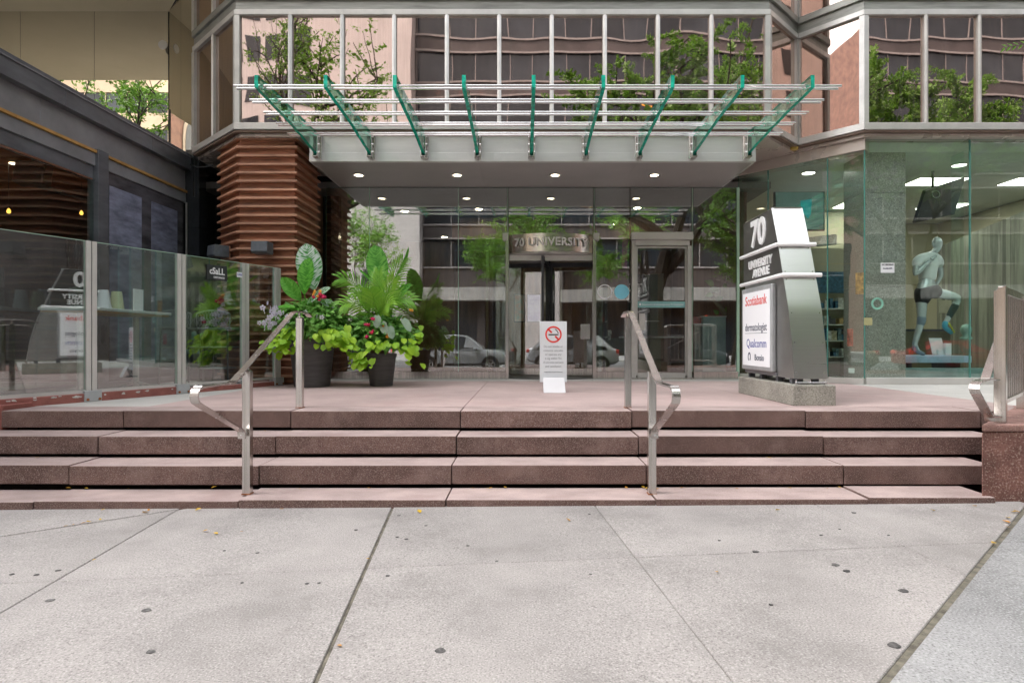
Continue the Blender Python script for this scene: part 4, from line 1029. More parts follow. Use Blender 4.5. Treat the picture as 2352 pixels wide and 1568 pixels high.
lb = MB().box(2.645, 2.6995, 6.53, 7.43, .90, 1.855).build('light_box', 'bracket_paint', sn, bevel=.012)
MB().box(2.640, 2.646, 6.57, 7.37, .95, 1.80).build('white_panel', 'panel_glow', lb)
rt, up = (0, -1, 0), (0, 0, 1)
text('print', 'Scotiabank', .155, (2.639, 6.97, 1.695), rt, up, 'red_print', lb, ext=.0008, bold=.0012, xs=.95)
text('print', 'dermatologist', .125, (2.639, 6.97, 1.39), rt, up, 'navy_print', lb, ext=.0008, bold=.0006, xs=.93)
MB().box(2.6385, 2.640, 6.64, 7.30, 1.322, 1.328).build('print', 'grey_print', lb)
text('print', 'Qualcomm', .14, (2.639, 6.95, 1.205), rt, up, 'blue_print', lb, ext=.0008, xs=.95)
text('print', 'Bonsio', .10, (2.639, 6.86, 1.045), rt, up, 'navy_print', lb, ext=.0008, bold=.001)
mb = MB()
pts = []
for k in range(15):
    a = R(-60 + 300*k/14); pts.append((2.6385, 7.16 + .035*math.cos(a)*1.0, 1.05 + .045*math.sin(a)))
mb.bar(pts, (1, 0, 0), .002, .018); mb.build('emblem', 'navy_print', lb)
MB().box(2.685, 2.70, 6.50, 7.42, .862, .898).build('skirt', 'charcoal_light', sn)
for y in (6.2, 6.55, 7.0, 7.35):
    for x in (2.74, 2.95):
        MB().box(x-.03, x+.03, y-.03, y+.03, .803, .857).build('foot', 'charcoal', sn)
for x in (2.70, 2.84, 2.98): MB().tube([(x, 6.06, .803), (x, 6.06, .85)], .008, 8).build('anchor_bolt', 'chrome', sn)
MB().tube([(2.68, 6.04, .822), (3.0, 6.04, .822)], .007, 6).build('anchor_bar', 'chrome', sn)

# ------------------------------------------------------------------ no-smoking board and its folded card
ns = thing('no_smoking_sign', 'white freestanding no smoking board before the revolving door', 'sign', (.36, 7.66, .598))
MB().box(.36-.17, .36+.17, 7.655, 7.667, .72, 1.482).build('board', 'board_white', ns, bevel=.002)
MB().ring((.362, 7.6545, 1.318), (0, -1, 0), .084, .104, .0015, 40).build('ring', 'red_print', ns)
for s, t0, t1 in ((1, -.088, -.03), (1, .03, .088)):
    q = Vector((1, 0, -1)).normalized(); w_ = Vector((1, 0, 1)).normalized()*.011; c = Vector((.362, 7.6545, 1.318))
    MB().prism([c+q*t0-w_, c+q*t1-w_, c+q*t1+w_, c+q*t0+w_], (0, -.0015, 0)).build('bar', 'red_print', ns, fix=True)
MB().box(.362-.062, .362+.062, 7.652, 7.6545, 1.308, 1.323).build('cigarette', 'black_print', ns)
MB().bar([(.362+.062, 7.653, 1.332), (.362+.045, 7.653, 1.362), (.362+.022, 7.653, 1.385)], (0, 1, 0), .002, .010).build('smoke', 'black_print', ns)
for z, s in ((1.167, 'Do not smoke or'), (1.117, 'consume cannabis'), (1.068, 'or operate any'), (1.018, 'e-cig within 9m'), (.968, 'of entrances and exits'), (.918, 'and ventilation')):
    text('print', s, .040, (.36, 7.654, z), (1, 0, 0), (0, 0, 1), 'grey_print', ns, ext=.0006, xs=.72 if len(s) > 18 else .85)
text('print', 'UNIVERSITY AVENUE PROPERTY MANAGEMENT', .018, (.36, 7.654, .846), (1, 0, 0), (0, 0, 1), 'grey_print', ns, ext=.0006, xs=.62)
MB().box(.36-.12, .36+.12, 7.60, 7.74, .5985, .615).build('base_plate', 'black_metal', ns)
MB().box(.36-.02, .36+.02, 7.655, 7.668, .61, .72).build('stem', 'black_metal', ns)
fc = thing('folded_card', 'blank white folded card standing at the foot of the no smoking board', 'card', (.36, 7.55, .598))
for (y0, y1, nm) in ((7.50, 7.585, 'front_leaf'), (7.67, 7.587, 'rear_leaf')):
    mb = MB(); s = -.004 if nm[0] == 'f' else .004
    mb.add([(.235,y0,.599),(.505,y0,.599),(.493,y1,.785),(.228,y1,.785),(.235,y0-s,.599),(.505,y0-s,.599),(.493,y1-s,.785),(.228,y1-s,.785)],
           [(0,1,2,3),(7,6,5,4),(0,4,5,1),(1,5,6,2),(2,6,7,3),(3,7,4,0)])
    mb.build(nm, 'paper_white', fc, fix=True)

# notice and stickers at the granite column
c = W(2039, 615, 8.935)
nt_ = thing('notice', 'small white printed notice on the glass before the granite column', 'notice', c)
MB().box(c.x-.10, c.x+.10, 8.938, 8.942, c.z-.072, c.z+.072).build('sheet', 'paper_white', nt_)
text('print', 'NO SMOKING', .036, (c.x, 8.937, c.z+.045), (1,0,0), (0,0,1), 'black_print', nt_, ext=.0006, bold=.001, xs=.75)
text('print', '416-506-5475', .032, (c.x, 8.937, c.z-.01), (1,0,0), (0,0,1), 'navy_print', nt_, ext=.0006, bold=.001, xs=.75)
def sticker(px, py, w_, h_, m, label, Y=8.938):
    c = W(px, py, Y); o = MB().box(c.x-w_, c.x+w_, Y-.002, Y+.001, c.z-h_, c.z+h_).build('sticker', m); tag(o, label, 'sticker')
mat('orange_paint', (.55, .28, .07), .6, var=.35, scale=18, piece=0); mat('red_paint', (.45, .10, .07), .5, var=.4, scale=25, piece=0); mat('green_sticker', (.25, .55, .42), .5, piece=0)
def poster(px0, py0, px1, py1, m, label):
    def hit(px): k = (px-VPX)/FPX; s = AW0.x+AW0.y; Y = s/(1+k); return Vector((k*Y, Y)) - an*.006
    p0, p1 = hit(px0), hit(px1); z1 = CAMZ-(py0-784)*p0.y/FPX; z0 = CAMZ-(py1-784)*p0.y/FPX
    o = MB().wallseg(p0, p1, z0, z1, .002).build('poster', m); tag(o, label, 'poster')
poster(1965, 627, 1984, 676, 'orange_paint', 'faded orange poster on the angled shop glass')
poster(1946, 755, 1960, 795, 'red_paint', 'red sticker low on the angled shop glass')
poster(1949, 845, 1963, 856, 'paper_white', 'small white label at the foot of the angled shop glass')
c = W(2015, 697, 8.937); tag(MB().ring(c, (0, -1, 0), .06, .09, .002, 28).build('round_sticker', 'green_sticker'), 'round pale green sticker on the glass before the granite column', 'sticker')
sticker(1994, 738, .06, .055, mat('yellow_label', (.42, .40, .20), .5, piece=0).name, 'small yellow label on the glass before the granite column')

# ------------------------------------------------------------------ planters
LEAF = {}
LMR = 1
def leafmesh(key, L, Wd, m, nl=5, curl=.25, fold=.2, heart=0.0, uvs=False, round_=False):
    vs_, fs = [], []
    for i in range(nl+1):
        t = i/nl
        w_ = Wd*math.sin(math.pi*min(1, (t*(1-heart)+heart*.55+.04*(1-t)))**.8)*(1 if t < 1 else 0)
        if round_: w_ = Wd*(max(0.0, math.sin(math.pi*t**1.15))**.55)
        if i == nl: w_ = 0.002
        if i == 0: w_ = Wd*(.12+.5*heart)
        z = -curl*L*t*t
        for s in (-1, -.5, 0, .5, 1):
            x = s*w_/2; vs_.append((x, t*L - (heart*.1*L*abs(s) if i == 0 else 0), z + fold*abs(x)))
    for i in range(nl):
        for j in range(4): q = i*5+j; fs.append((q, q+1, q+6, q+5))
    me = bpy.data.meshes.new(key); me.from_pydata(vs_, [], fs); me.materials.append(MATS[m])
    if uvs:
        uvl = me.uv_layers.new(name='UVMap')
        for p in me.polygons:
            for li in p.loop_indices:
                vi = me.loops[li].vertex_index; r_, c_ = divmod(vi, 5); uvl.data[li].uv = (c_/4, r_/nl + abs(c_/4-.5)*-.25)
    me.polygons.foreach_set('use_smooth', [True]*len(me.polygons)); me.update(); LEAF[key] = me; return me
leafmat('lime', (.52, .72, .05), (.28, .52, .035), .5, .4)
leafmat('green_leaf', (.075, .25, .035), (.26, .52, .11), .5, .3)
leafmat('grey_leaf', (.20, .30, .20), (.34, .42, .32), .45, .2)
leafmat('canna', (.13, .46, .035), (.06, .27, .02), .45, .4, stripes=(.17, .50, .06))
leafmat('canna_pale', (.05, .26, .05), (.07, .30, .06), .35, .35, stripes=(.62, .70, .64))
leafmat('palm', (.34, .58, .07), (.17, .42, .04), .4, .35)
leafmat('petal_white', (.80, .76, .86), (.72, .66, .80), .6, .3)
leafmat('petal_red', (.75, .04, .06), (.60, .02, .12), .5, .2)
leafmat('petal_orange', (.80, .25, .03), (.80, .40, .04), .5, .2)
leafmat('leaf_yellow', (.62, .45, .03), (.45, .20, .03), .6, .2)
leafmesh('lime_leaf', .115, .105, 'lime', 4, .30, .25, heart=.8)
leafmesh('lime_leaf_b', .10, .085, 'lime', 4, .15, .3, heart=.5)
leafmesh('green_leaf', .085, .05, 'green_leaf', 4, .25, .3)
leafmesh('green_leaf_b', .07, .055, 'green_leaf', 4, .15, .2)
leafmesh('grey_leaf', .17, .15, 'grey_leaf', 5, .2, .15, heart=.7)
leafmesh('canna', .52, .27, 'canna', 12, .10, .22, round_=True, uvs=True)
leafmesh('canna_pale', .50, .31, 'canna_pale', 12, .12, .15, uvs=True, round_=True)
leafmesh('petal', .030, .028, 'petal_white', 3, .1, .1)
def flower(kind):
    me = bpy.data.meshes.new('flower_'+kind); vs_, fs = [], []
    if kind == 'petal_white':
        for k in range(5):
            a = 2*math.pi*k/5; u = Vector((math.cos(a), math.sin(a), 0)); v = Vector((-u.y, u.x, 0)); o = len(vs_)
            vs_ += [tuple(q) for q in (u*.003, u*.018+v*.012, u*.030+v*.006+Vector((0,0,-.004)), u*.030-v*.006+Vector((0,0,-.004)), u*.018-v*.012)]
            fs.append((o, o+4, o+3, o+2, o+1)[::-1])
    else:
        bm = bmesh.new(); bmesh.ops.create_icosphere(bm, subdivisions=1, radius=.021)
        for v in bm.verts: v.co *= random.uniform(.75, 1.2)
        vs_ = [tuple(v.co) for v in bm.verts]; fs = [tuple(v.index for v in f.verts) for f in bm.faces]; bm.free()
    me.from_pydata(vs_, [], fs); me.materials.append(MATS[kind]); me.update(); LEAF[kind] = me
for k in ('petal_white', 'petal_red', 'petal_orange'): flower(k)
def orient(pos, tip, nrm, roll=0.0, s=1.0):
    "leaf frame: +Y along tip, +Z towards nrm"
    y = Vector(tip).normalized(); z = Vector(nrm); z = z - y*z.dot(y); z = z.normalized() if z.length > 1e-5 else y.orthogonal().normalized(); x = y.cross(z)
    m = Matrix(((x.x,y.x,z.x,pos[0]),(x.y,y.y,z.y,pos[1]),(x.z,y.z,z.z,pos[2]),(0,0,0,1)))
    return m @ Matrix.Rotation(roll, 4, 'Y') @ Matrix.Scale(s, 4)
def frond(base, tip, sag, nleaf, llen, parent, m='palm'):
    base, tip = Vector(base), Vector(tip); mb = MB(); P = []
    for k in range(13):
        t = k/12; p = base.lerp(tip, t); p.z += sag*4*t*(1-t)*.5 + sag*t*.0; P.append(p)
    mb.tube(P, [.008*(1-.8*k/12)+.001 for k in range(13)], 5)
    face = Vector((random.uniform(-.35, .35), -1, random.uniform(.1, .7)))
    for k in range(nleaf):
        t = .16+.84*k/(nleaf-1); i = min(11, int(t*12)); f = t*12-i; p = P[i].lerp(P[i+1], f); T = (P[i+1]-P[i]).normalized()
        sd = T.cross(face).normalized(); nr = sd.cross(T)
        ll = llen*(.55+.45*math.sin(math.pi*min(1, t*.85+.12)))*random.uniform(.9, 1.08)
        for s in (-1, 1):
            d = (T*(.55+.5*t)+sd*s*(1-.35*t)).normalized(); w_ = nr.cross(d).normalized()*.0105
            q0, q1, q2 = p, p+d*ll*.5+nr*.012, p+d*ll+Vector((0, 0, -ll*.16))
            o = len(mb.v); mb.v += [q0-w_*.4, q0+w_*.4, q1-w_, q1+w_, q2]
            mb.f += [[o, o+1, o+3, o+2], [o+2, o+3, o+4]]; mb.m += [0, 0]
    return mb.build('palm_frond', m, parent)
def planter(label, c, rb, rt, h, dome, fol, seed, lime_spots, n_ind, n_stuff):
    random.seed(seed)
    t = thing('flower_planter', label, 'planter', (c[0], c[1], .598)); z0 = .598
    prof = [(0, z0), (rb, z0), (rb+.006, z0+.01), (rt-.01, z0+h-.06), (rt, z0+h-.05), (rt+.004, z0+h), (rt-.02, z0+h), (rt-.03, z0+h-.05), (0, z0+h-.05)]
    MB().lathe(c[0], c[1], prof, 40).build('pot', 'pot', t, smooth=True, angle=40)
    MB().disc((c[0], c[1], z0+h-.045), (0, 0, 1), rt-.025, 24).build('soil', 'soil', t)
    cz = z0+h+dome[2]; rx, ry, rz = dome[0], dome[1], dome[3]
    def surf(front=False):
        while True:
            v = Vector((random.gauss(0, 1), random.gauss(0, 1), random.gauss(0, 1))).normalized()
            if v.z > -.75 and (not front or v.y < .25): break
        k = random.uniform(.80, 1.04)
        k *= 1 + .18*mnoise.noise(Vector((v.x*2.2+seed, v.y*2.2, v.z*2.2)))
        return v, Vector((c[0]+v.x*rx*k, c[1]+v.y*ry*k, cz+v.z*rz*k))
    def put(key, name):
        v, p = surf(True)
        tip = (Vector((v.x, v.y, v.z*.3)) + Vector((random.uniform(-.6, .6), random.uniform(-.4, .3), random.uniform(-.5, .35)))).normalized()
        nr = v + Vector((random.uniform(-.5, .5), random.uniform(-.6, .2), .5+random.uniform(-.3, .4)))
        inst(name, LEAF[key], t, orient(p, tip, nr, 0, random.uniform(.8, 1.35)))
    for k in range(n_ind): put(random.choice(('green_leaf', 'green_leaf', 'green_leaf_b')), 'leaf')
    # the small inner leaves, joined
    mb = MB()
    for k in range(n_stuff):
        v, p = surf(); p = Vector((c[0], c[1], cz)).lerp(p, random.uniform(.55, .97))
        tip = (v + Vector((random.uniform(-.8, .8), random.uniform(-.8, .8), random.uniform(-.7, .3)))).normalized()
        M_ = orient(p, tip, v+Vector((0, 0, .6)), 0, random.uniform(.8, 1.3)); me = LEAF['green_leaf']
        o = len(mb.v); mb.v += [M_ @ q.co for q in me.vertices]
        for f in me.polygons: mb.f.append([o+i for i in f.vertices]); mb.m.append(0)
    tag(mb.build('inner_leaves', 'green_leaf', t), kind='stuff')
    # trailing lime leaves
    for (px, py, D, sx, sy, n_) in lime_spots:
        q = W(px, py, D)
        for k in range(n_):
            p = q + Vector((random.gauss(0, sx), random.gauss(0, .05), random.gauss(0, sy)))
            out = Vector((p.x-c[0], p.y-c[1], 0)).normalized()
            tip = (out*.7 + Vector((random.uniform(-.6, .6), -.25, random.uniform(-1.0, -.1)))).normalized()
            inst('lime_leaf', LEAF[random.choice(('lime_leaf', 'lime_leaf', 'lime_leaf_b'))], t, orient(p, tip, out*.6+Vector((random.uniform(-.4, .4), -.5, .8)), 0, random.uniform(.6, 1.1)))
    return t
# (c, base radius, top radius, height, dome (rx, ry, dz, rz))
p1 = planter('larger dark planter with white flowers and a pale banana leaf', (-2.99, 8.58), .235, .31, .66, (.56, .46, .24, .30), None, 11,
    [(650, 790, 8.15, .10, .06, 34), (630, 785, 8.2, .08, .05, 12), (668, 770, 8.15, .07, .07, 14), (770, 775, 8.2, .11, .07, 44), (800, 800, 8.25, .06, .06, 12), (745, 762, 8.15, .06, .04, 10)], 290, 1500)
p2 = planter('smaller dark planter with palm fronds and red flowers', (-2.05, 8.72), .155, .215, .46, (.50, .42, .27, .27), None, 23,
    [(830, 815, 8.25, .08, .06, 26), (870, 790, 8.25, .12, .04, 18), (940, 800, 8.3, .07, .07, 26), (820, 830, 8.25, .05, .03, 8), (955, 770, 8.35, .04, .06, 10)], 290, 1500)
def bigleaf(parent, key, base, tip, nrm, s=1.0, sx=1.0, stem=None, name='banana_leaf'):
    b_, t_ = Vector(base), Vector(tip); L0 = {'canna': .52, 'canna_pale': .50, 'grey_leaf': .17}[key]
    k = (t_-b_).length/L0
    o = inst(name, LEAF[key], parent, orient(b_, t_-b_, nrm, 0, 1.0) @ Matrix.Diagonal((sx, k, 1, 1)))
    if stem:
        st = MB().tube([stem, Vector(stem).lerp(b_, .5)+Vector((0, .02, 0)), b_], [.012, .010, .007], 6).build('stem', 'canna', parent, smooth=True)
    return o
F = (0, -1, .15)
bigleaf(p1, 'canna_pale', W(722, 665, 8.55), W(700, 556, 8.62), (.15, -1, .1), sx=1.15, stem=(-2.97, 8.58, 1.3))
bigleaf(p1, 'canna', W(699, 675, 8.40), W(706, 590, 8.38), (-.25, -1, .2), sx=.95, stem=(-2.99, 8.55, 1.3))
bigleaf(p1, 'canna', W(690, 690, 8.42), W(648, 637, 8.25), (-.2, -.9, .8), sx=.75, stem=(-3.0, 8.55, 1.3))
bigleaf(p1, 'canna_pale', W(705, 700, 8.45), W(752, 655, 8.35), (.1, -.8, 1), sx=.6, stem=(-2.98, 8.58, 1.35))
bigleaf(p1, 'canna_pale', W(730, 690, 8.5), W(772, 700, 8.45), (.3, -.8, .8), sx=.45, stem=(-2.95, 8.58, 1.3))
bigleaf(p1, 'canna', W(700, 715, 8.4), W(640, 698, 8.15), (-.1, -.6, 1), sx=.45, stem=(-3.0, 8.55, 1.3))
bigleaf(p2, 'canna', W(876, 668, 8.78), W(859, 560, 8.85), (.1, -1, .05), sx=1.15, stem=(-2.05, 8.75, 1.2))
bigleaf(p2, 'canna', W(905, 640, 8.75), W(944, 570, 8.70), (.9, -.35, .1), sx=.30, stem=(-2.03, 8.75, 1.2))
bigleaf(p2, 'canna', W(862, 655, 8.8), W(823, 615, 8.9), (-.6, -.3, .9), sx=.16, stem=(-2.06, 8.75, 1.2))
bigleaf(p2, 'canna', W(905, 690, 8.7), W(940, 650, 8.6), (.3, -.8, .7), sx=.5, stem=(-2.03, 8.74, 1.2))
cb_ = W(868, 735, 8.6)
for (px, py, dD, sag) in ((783, 640, -.15, .30), (788, 700, -.30, .22), (925, 600, -.05, .10), (905, 640, -.25, .10), (945, 690, -.20, .25), (930, 665, .1, .22), (815, 672, .1, .25), (850, 665, -.3, .15), (895, 700, -.35, .18), (870, 625, .1, .05)):
    frond(cb_ + Vector((random.uniform(-.04, .04), random.uniform(-.04, .04), 0)), W(px, py, 8.6+dD), sag, 19, .27, p2)
def fl_put(parent, key, px, py, D, n_, s):
    for k in range(n_):
        p = W(px, py, D) + Vector((random.gauss(0, s), random.gauss(0, .03), random.gauss(0, s*.7)))
        mw = orient(p, (random.uniform(-.4, .4), -.2, 1), (random.uniform(-.5, .5), -1, .4), random.uniform(0, 3), random.uniform(.8, 1.35))
        inst('flower', LEAF[key], parent, mw)
fl_put(p1, 'petal_white', 632, 715, 8.1, 20, .085); fl_put(p1, 'petal_white', 650, 735, 8.05, 10, .10); fl_put(p1, 'petal_white', 620, 745, 8.15, 10, .04)
fl_put(p1, 'petal_white', 738, 726, 8.1, 2, .02); fl_put(p1, 'petal_white', 690, 718, 8.15, 2, .03)
fl_put(p1, 'petal_red', 740, 683, 8.3, 8, .05); fl_put(p1, 'petal_orange', 728, 676, 8.3, 5, .04)
fl_put(p2, 'petal_red', 850, 766, 8.28, 5, .03); fl_put(p2, 'petal_red', 838, 745, 8.3, 3, .03); fl_put(p2, 'petal_red', 858, 733, 8.3, 2, .01)
fl_put(p2, 'petal_orange', 893, 770, 8.3, 3, .02); fl_put(p2, 'petal_orange', 946, 713, 8.35, 3, .02); fl_put(p2, 'petal_orange', 885, 752, 8.3, 2, .02)
for (px, py) in ((932, 745), (884, 752), (900, 762), (872, 737)):
    bigleaf(p2, 'grey_leaf', W(px-6, py-12, 8.32), W(px+random.uniform(-8, 14), py+14, 8.24), (random.uniform(-.4, .4), -.8, .9), sx=.75, name='grey_leaf')
for (px, py) in ((885, 898), (870, 886), (880, 905)):
    pass
random.seed(5)
# fallen petals and leaves on the ground
lf = leafmesh('fallen', .045, .032, 'leaf_yellow', 3, -.1, .35)
spots = [(422,236),(1302,4),(1930,27),(896,8),(685,8),(655,16),(460,50),(420,58),(370,66),(330,72),(290,79),(463,6),(1700,238),(1548,634),(1115,108),(1000,118),(930,106)]
spots2 = [(938,306),(266,70),(2290,93),(2333,45),(2268,66),(2292,41),(2220,183),(1945,35),(2276,112),(1210,26),(2135,14)]
pts = [(a*.5, 1163.5+b*.5) for a, b in spots] + [(1176+a*.5, 1163.5+b*.5) for a, b in spots2]
pts += [(1515+random.uniform(-12, 22), 1154+random.uniform(0, 5)) for k in range(4)] + [(2010+k*13+random.uniform(-5, 5), 1153+random.uniform(-1.5, 2.5)) for k in range(18)]
for (x, y) in pts:
    p = G(x, y, 0.0); p.z = zs(p.x)+.006
    a = random.uniform(0, 6.28)
    o = inst('fallen_leaf', lf, None, orient(p, (math.cos(a), math.sin(a), random.uniform(0, .25)), (random.uniform(-.3, .3), random.uniform(-.3, .3), 1), 0, random.uniform(.5, 1.15)))
    tag(o, 'small yellow-brown fallen leaf lying on the pavement', 'leaf', 'fallen leaves on the pavement')
for k in range(26):
    r_ = random.choice((1, 1, 1, 2, 3)); y0 = ROWY[r_]
    px_ = random.uniform(-4.6, 3.2); p = Vector((px_, y0-.015-random.uniform(0, .05), ROWZ[r_-1]+.008))
    a = random.uniform(0, 6.28)
    o = inst('fallen_leaf', lf, None, orient(p, (math.cos(a), math.sin(a), .1), (0, 0, 1), 0, random.uniform(.4, .9)))
    tag(o, 'small dry fallen leaf lodged under a step nosing', 'leaf', 'fallen leaves on the steps')

# ------------------------------------------------------------------ shop window: mannequin, plinth, screens
mat('mannequin', (.62, .67, .69), .25, .35, var=.05, piece=0)
mat('tee', (.82, .85, .86), .7, var=.05, scale=4, piece=0, bump=.2, bscale=14)
mat('shorts', (.02, .022, .025), .7, piece=0)
mat('brace', (.22, .27, .34), .6, piece=0)
mat('sock', (.025, .06, .06), .7, piece=0)
mat('shoe_blue', (.05, .35, .50), .5, piece=0)
mat('shoe_yellow', (.60, .58, .05), .5, piece=0)
def skin(name, nodes, edges, m, parent, sub=2, root=None):
    ks = list(nodes); me = bpy.data.meshes.new(name); off = OFF.get(parent, Vector((0, 0, 0)))
    me.from_pydata([tuple(Vector(nodes[k][0])-off) for k in ks], [(ks.index(a), ks.index(b)) for a, b in edges], [])
    me.materials.append(MATS[m])
    o = bpy.data.objects.new(name, me); COL.objects.link(o); o.parent = parent; OFF[o] = off
    md = o.modifiers.new('skin', 'SKIN'); md.use_smooth_shade = True
    if not me.skin_vertices: return o
    for i, k in enumerate(ks):
        r_ = nodes[k][1]; me.skin_vertices[0].data[i].radius = (r_, r_) if not isinstance(r_, tuple) else r_
        me.skin_vertices[0].data[i].use_root = (k == (root or ks[0]))
    sb = o.modifiers.new('sub', 'SUBSURF'); sb.levels = sub; sb.render_levels = sub
    return o
MD = 9.85
def w(px, py, d=0): return W(px, py, MD+d)
mq = thing('running_mannequin', 'silver mannequin in white tee and black shorts in running pose', 'mannequin', (w(2110, 815).x, MD, 1.0))
N_ = {'pelvis': (w(2129, 664), .115), 'waist': (w(2130, 643), .105), 'chest': (w(2131, 612), .135), 'upper': (w(2134, 594), .115), 'neck': (w(2144, 581), .052), 'jaw': (w(2155, 570), .058), 'head': (w(2153, 558), .090), 'crown': (w(2151, 548), .058), 'top': (w(2150, 544), .022),
      'sl': (w(2108, 597, -.10), .062), 'el': (w(2101, 632, -.12), .045), 'wl': (w(2137, 598, -.16), .032),
      'sr': (w(2156, 598, .15), .06), 'er': (w(2162, 632, .26), .042), 'wr': (w(2150, 655, .30), .03),
      'hl': (w(2117, 678, -.06), .095), 'kl': (w(2117, 736, -.06), .062), 'al': (w(2100, 790, -.05), .042), 'tl': (w(2110, 809, -.08), .036), 'tle': (w(2122, 813, -.12), .026),
      'hr': (w(2146, 671, .10), .09), 'kr': (w(2203, 683, .08), .066), 'ar': (w(2175, 735, .14), .042), 'tr': (w(2168, 751, .12), .036), 'tre': (w(2184, 763, .10), .024)}
E_ = [('pelvis','waist'),('waist','chest'),('chest','upper'),('upper','neck'),('neck','jaw'),('jaw','head'),('head','crown'),('crown','top'),('upper','sl'),('sl','el'),('el','wl'),('upper','sr'),('sr','er'),('er','wr'),
      ('pelvis','hl'),('hl','kl'),('kl','al'),('al','tl'),('tl','tle'),('pelvis','hr'),('hr','kr'),('kr','ar'),('ar','tr'),('tr','tre')]
body = skin('body', N_, E_, 'mannequin', mq)
# face and hand
hd_ = N_['head'][0]
MB().lathe(0, 0, [(0, -.02), (.012, -.012), (.014, 0), (.008, .02), (0, .03)], 8).build('nose', 'mannequin', mq, smooth='all', off=-(w(2163, 560, -.02)-OFF[mq]))
MB().obox(w(2160, 567, -.03), (.018, 0, 0), (0, .012, 0), (0, 0, .006)).build('mouth', 'mannequin', mq, bevel=.004)
for (px, dd) in ((2157, -.06), (2163, .0)): MB().obox(w(px, 555, dd), (.012, 0, 0), (0, .012, 0), (0, 0, .006)).build('eye', 'mannequin', mq, bevel=.004)
MB().obox(w(2143, 560, -.05), (.012, .006, 0), (-.006, .012, 0), (0, 0, .03)).build('ear', 'mannequin', mq, bevel=.008)
wl = N_['wl'][0]
hn = {'p': (wl, .028), 'q': (wl+Vector((.05, -.01, .05)), .03)}
he = [('p', 'q')]
for k in range(4):
    b0 = wl+Vector((.05+.012*k-.018, -.03+.014*k, .05)); hn['a%d' % k] = (b0+Vector((.03, 0, .03)), .010); hn['b%d' % k] = (b0+Vector((.05-.004*k, .01, .015)), .009); hn['c%d' % k] = (b0+Vector((.035, .01, -.005)), .008)
    he += [('q', 'a%d' % k), ('a%d' % k, 'b%d' % k), ('b%d' % k, 'c%d' % k)]
hn['t0'] = (wl+Vector((.03, -.045, .04)), .011); hn['t1'] = (wl+Vector((.055, -.05, .065)), .009); he += [('p', 't0'), ('t0', 't1')]
skin('hand', hn, he, 'mannequin', mq, 1)
skin('tee', {'waist': (w(2130, 650), .134), 'mid': (w(2130, 632), .138), 'chest': (w(2131, 611), .152), 'upper': (w(2135, 594), .136), 'nk': (w(2141, 586), .075), 'sl': (w(2107, 598, -.10), .085), 'al': (w(2103, 616, -.11), .075), 'sr': (w(2156, 598, .15), .08), 'ar': (w(2160, 614, .20), .072)},
     [('waist','mid'),('mid','chest'),('chest','upper'),('upper','nk'),('upper','sl'),('sl','al'),('upper','sr'),('sr','ar')], 'tee', mq)
skin('shorts', {'p': (w(2129, 663), .142), 't': (w(2129, 655), .13), 'hl': (w(2118, 680, -.06), .122), 'kl': (w(2117, 702, -.06), .108), 'hr': (w(2147, 671, .10), .116), 'kr': (w(2160, 675, .095), .104)},
     [('p','t'),('p','hl'),('hl','kl'),('p','hr'),('hr','kr')], 'shorts', mq)
skin('knee_brace', {'a': (w(2117, 720, -.06), .074), 'b': (w(2117, 737, -.06), .070), 'c': (w(2112, 752, -.06), .062)}, [('a','b'),('b','c')], 'brace', mq)
skin('sock', {'a': (w(2197, 696, .09), .064), 'b': (w(2187, 714, .11), .060), 'c': (w(2177, 732, .14), .046)}, [('a','b'),('b','c')], 'sock', mq)
skin('shoe', {'a': (w(2173, 737, .14), .048), 'b': (w(2169, 750, .12), .046), 'c': (w(2180, 760, .10), .036), 'd': (w(2188, 766, .09), .028)}, [('a','b'),('b','c'),('c','d')], 'shoe_blue', mq)
skin('shoe', {'a': (w(2100, 792, -.05), .048), 'b': (w(2106, 806, -.07), .042), 'c': (w(2118, 812, -.11), .034), 'd': (w(2126, 814, -.13), .026)}, [('a','b'),('b','c'),('c','d')], 'brace', mq)
MB().tube([w(2179, 741, .06), w(2186, 752, .05), w(2192, 764, .05)], .012, 6).build('shoe_stripe', 'shoe_yellow', mq)
def tbox(name, label, cat, px0, px1, py0, py1, D, depth, m, bev=.004):
    a, b = W(px0, py0, D), W(px1, py1, D); o = MB().box(a.x, b.x, D, D+depth, b.z, a.z).build(name, m, None, bevel=bev); return tag(o, label, cat)
pl = thing('display_plinth', 'low pale blue display plinth under the mannequin', 'plinth', (6.7, 9.6, .6))
a, b = W(2083, 817, 9.5), W(2232, 833, 9.5)
MB().box(a.x-.3, b.x, 9.5, 10.25, b.z, a.z).build('top', mat('plinth_blue', (.42, .58, .78), .4, piece=0).name, pl, bevel=.004)
for x in (a.x+.1, b.x-.15): MB().box(x-.04, x+.04, 9.6, 10.15, .6, b.z-.001).build('leg', 'charcoal', pl)
MB().box(5.3, 10.0, 9.12, 9.25, .598, .83).build('window_step', mat('step_teal', (.20, .30, .30), .5, piece=0).name, off_b)
lp = thing('upright_panel', 'slanted white display panel beside the mannequin foot', 'panel', W(2145, 815, 9.65))
MB().obox(W(2152, 795, 9.7), (.10, 0, -.0), (0, .006, 0), (-.03, .0, .13)).build('sheet', 'paper_white', lp)
tbox('product_box', 'small white product box on the plinth', 'box', 2172, 2186, 788, 815, 9.62, .06, 'paper_white')
tbox('brochure_stack', 'small white brochure stack between the panel and the box', 'brochure', 2155, 2168, 803, 815, 9.66, .05, 'board_white')
hb = W(2219, 762, 10.6)
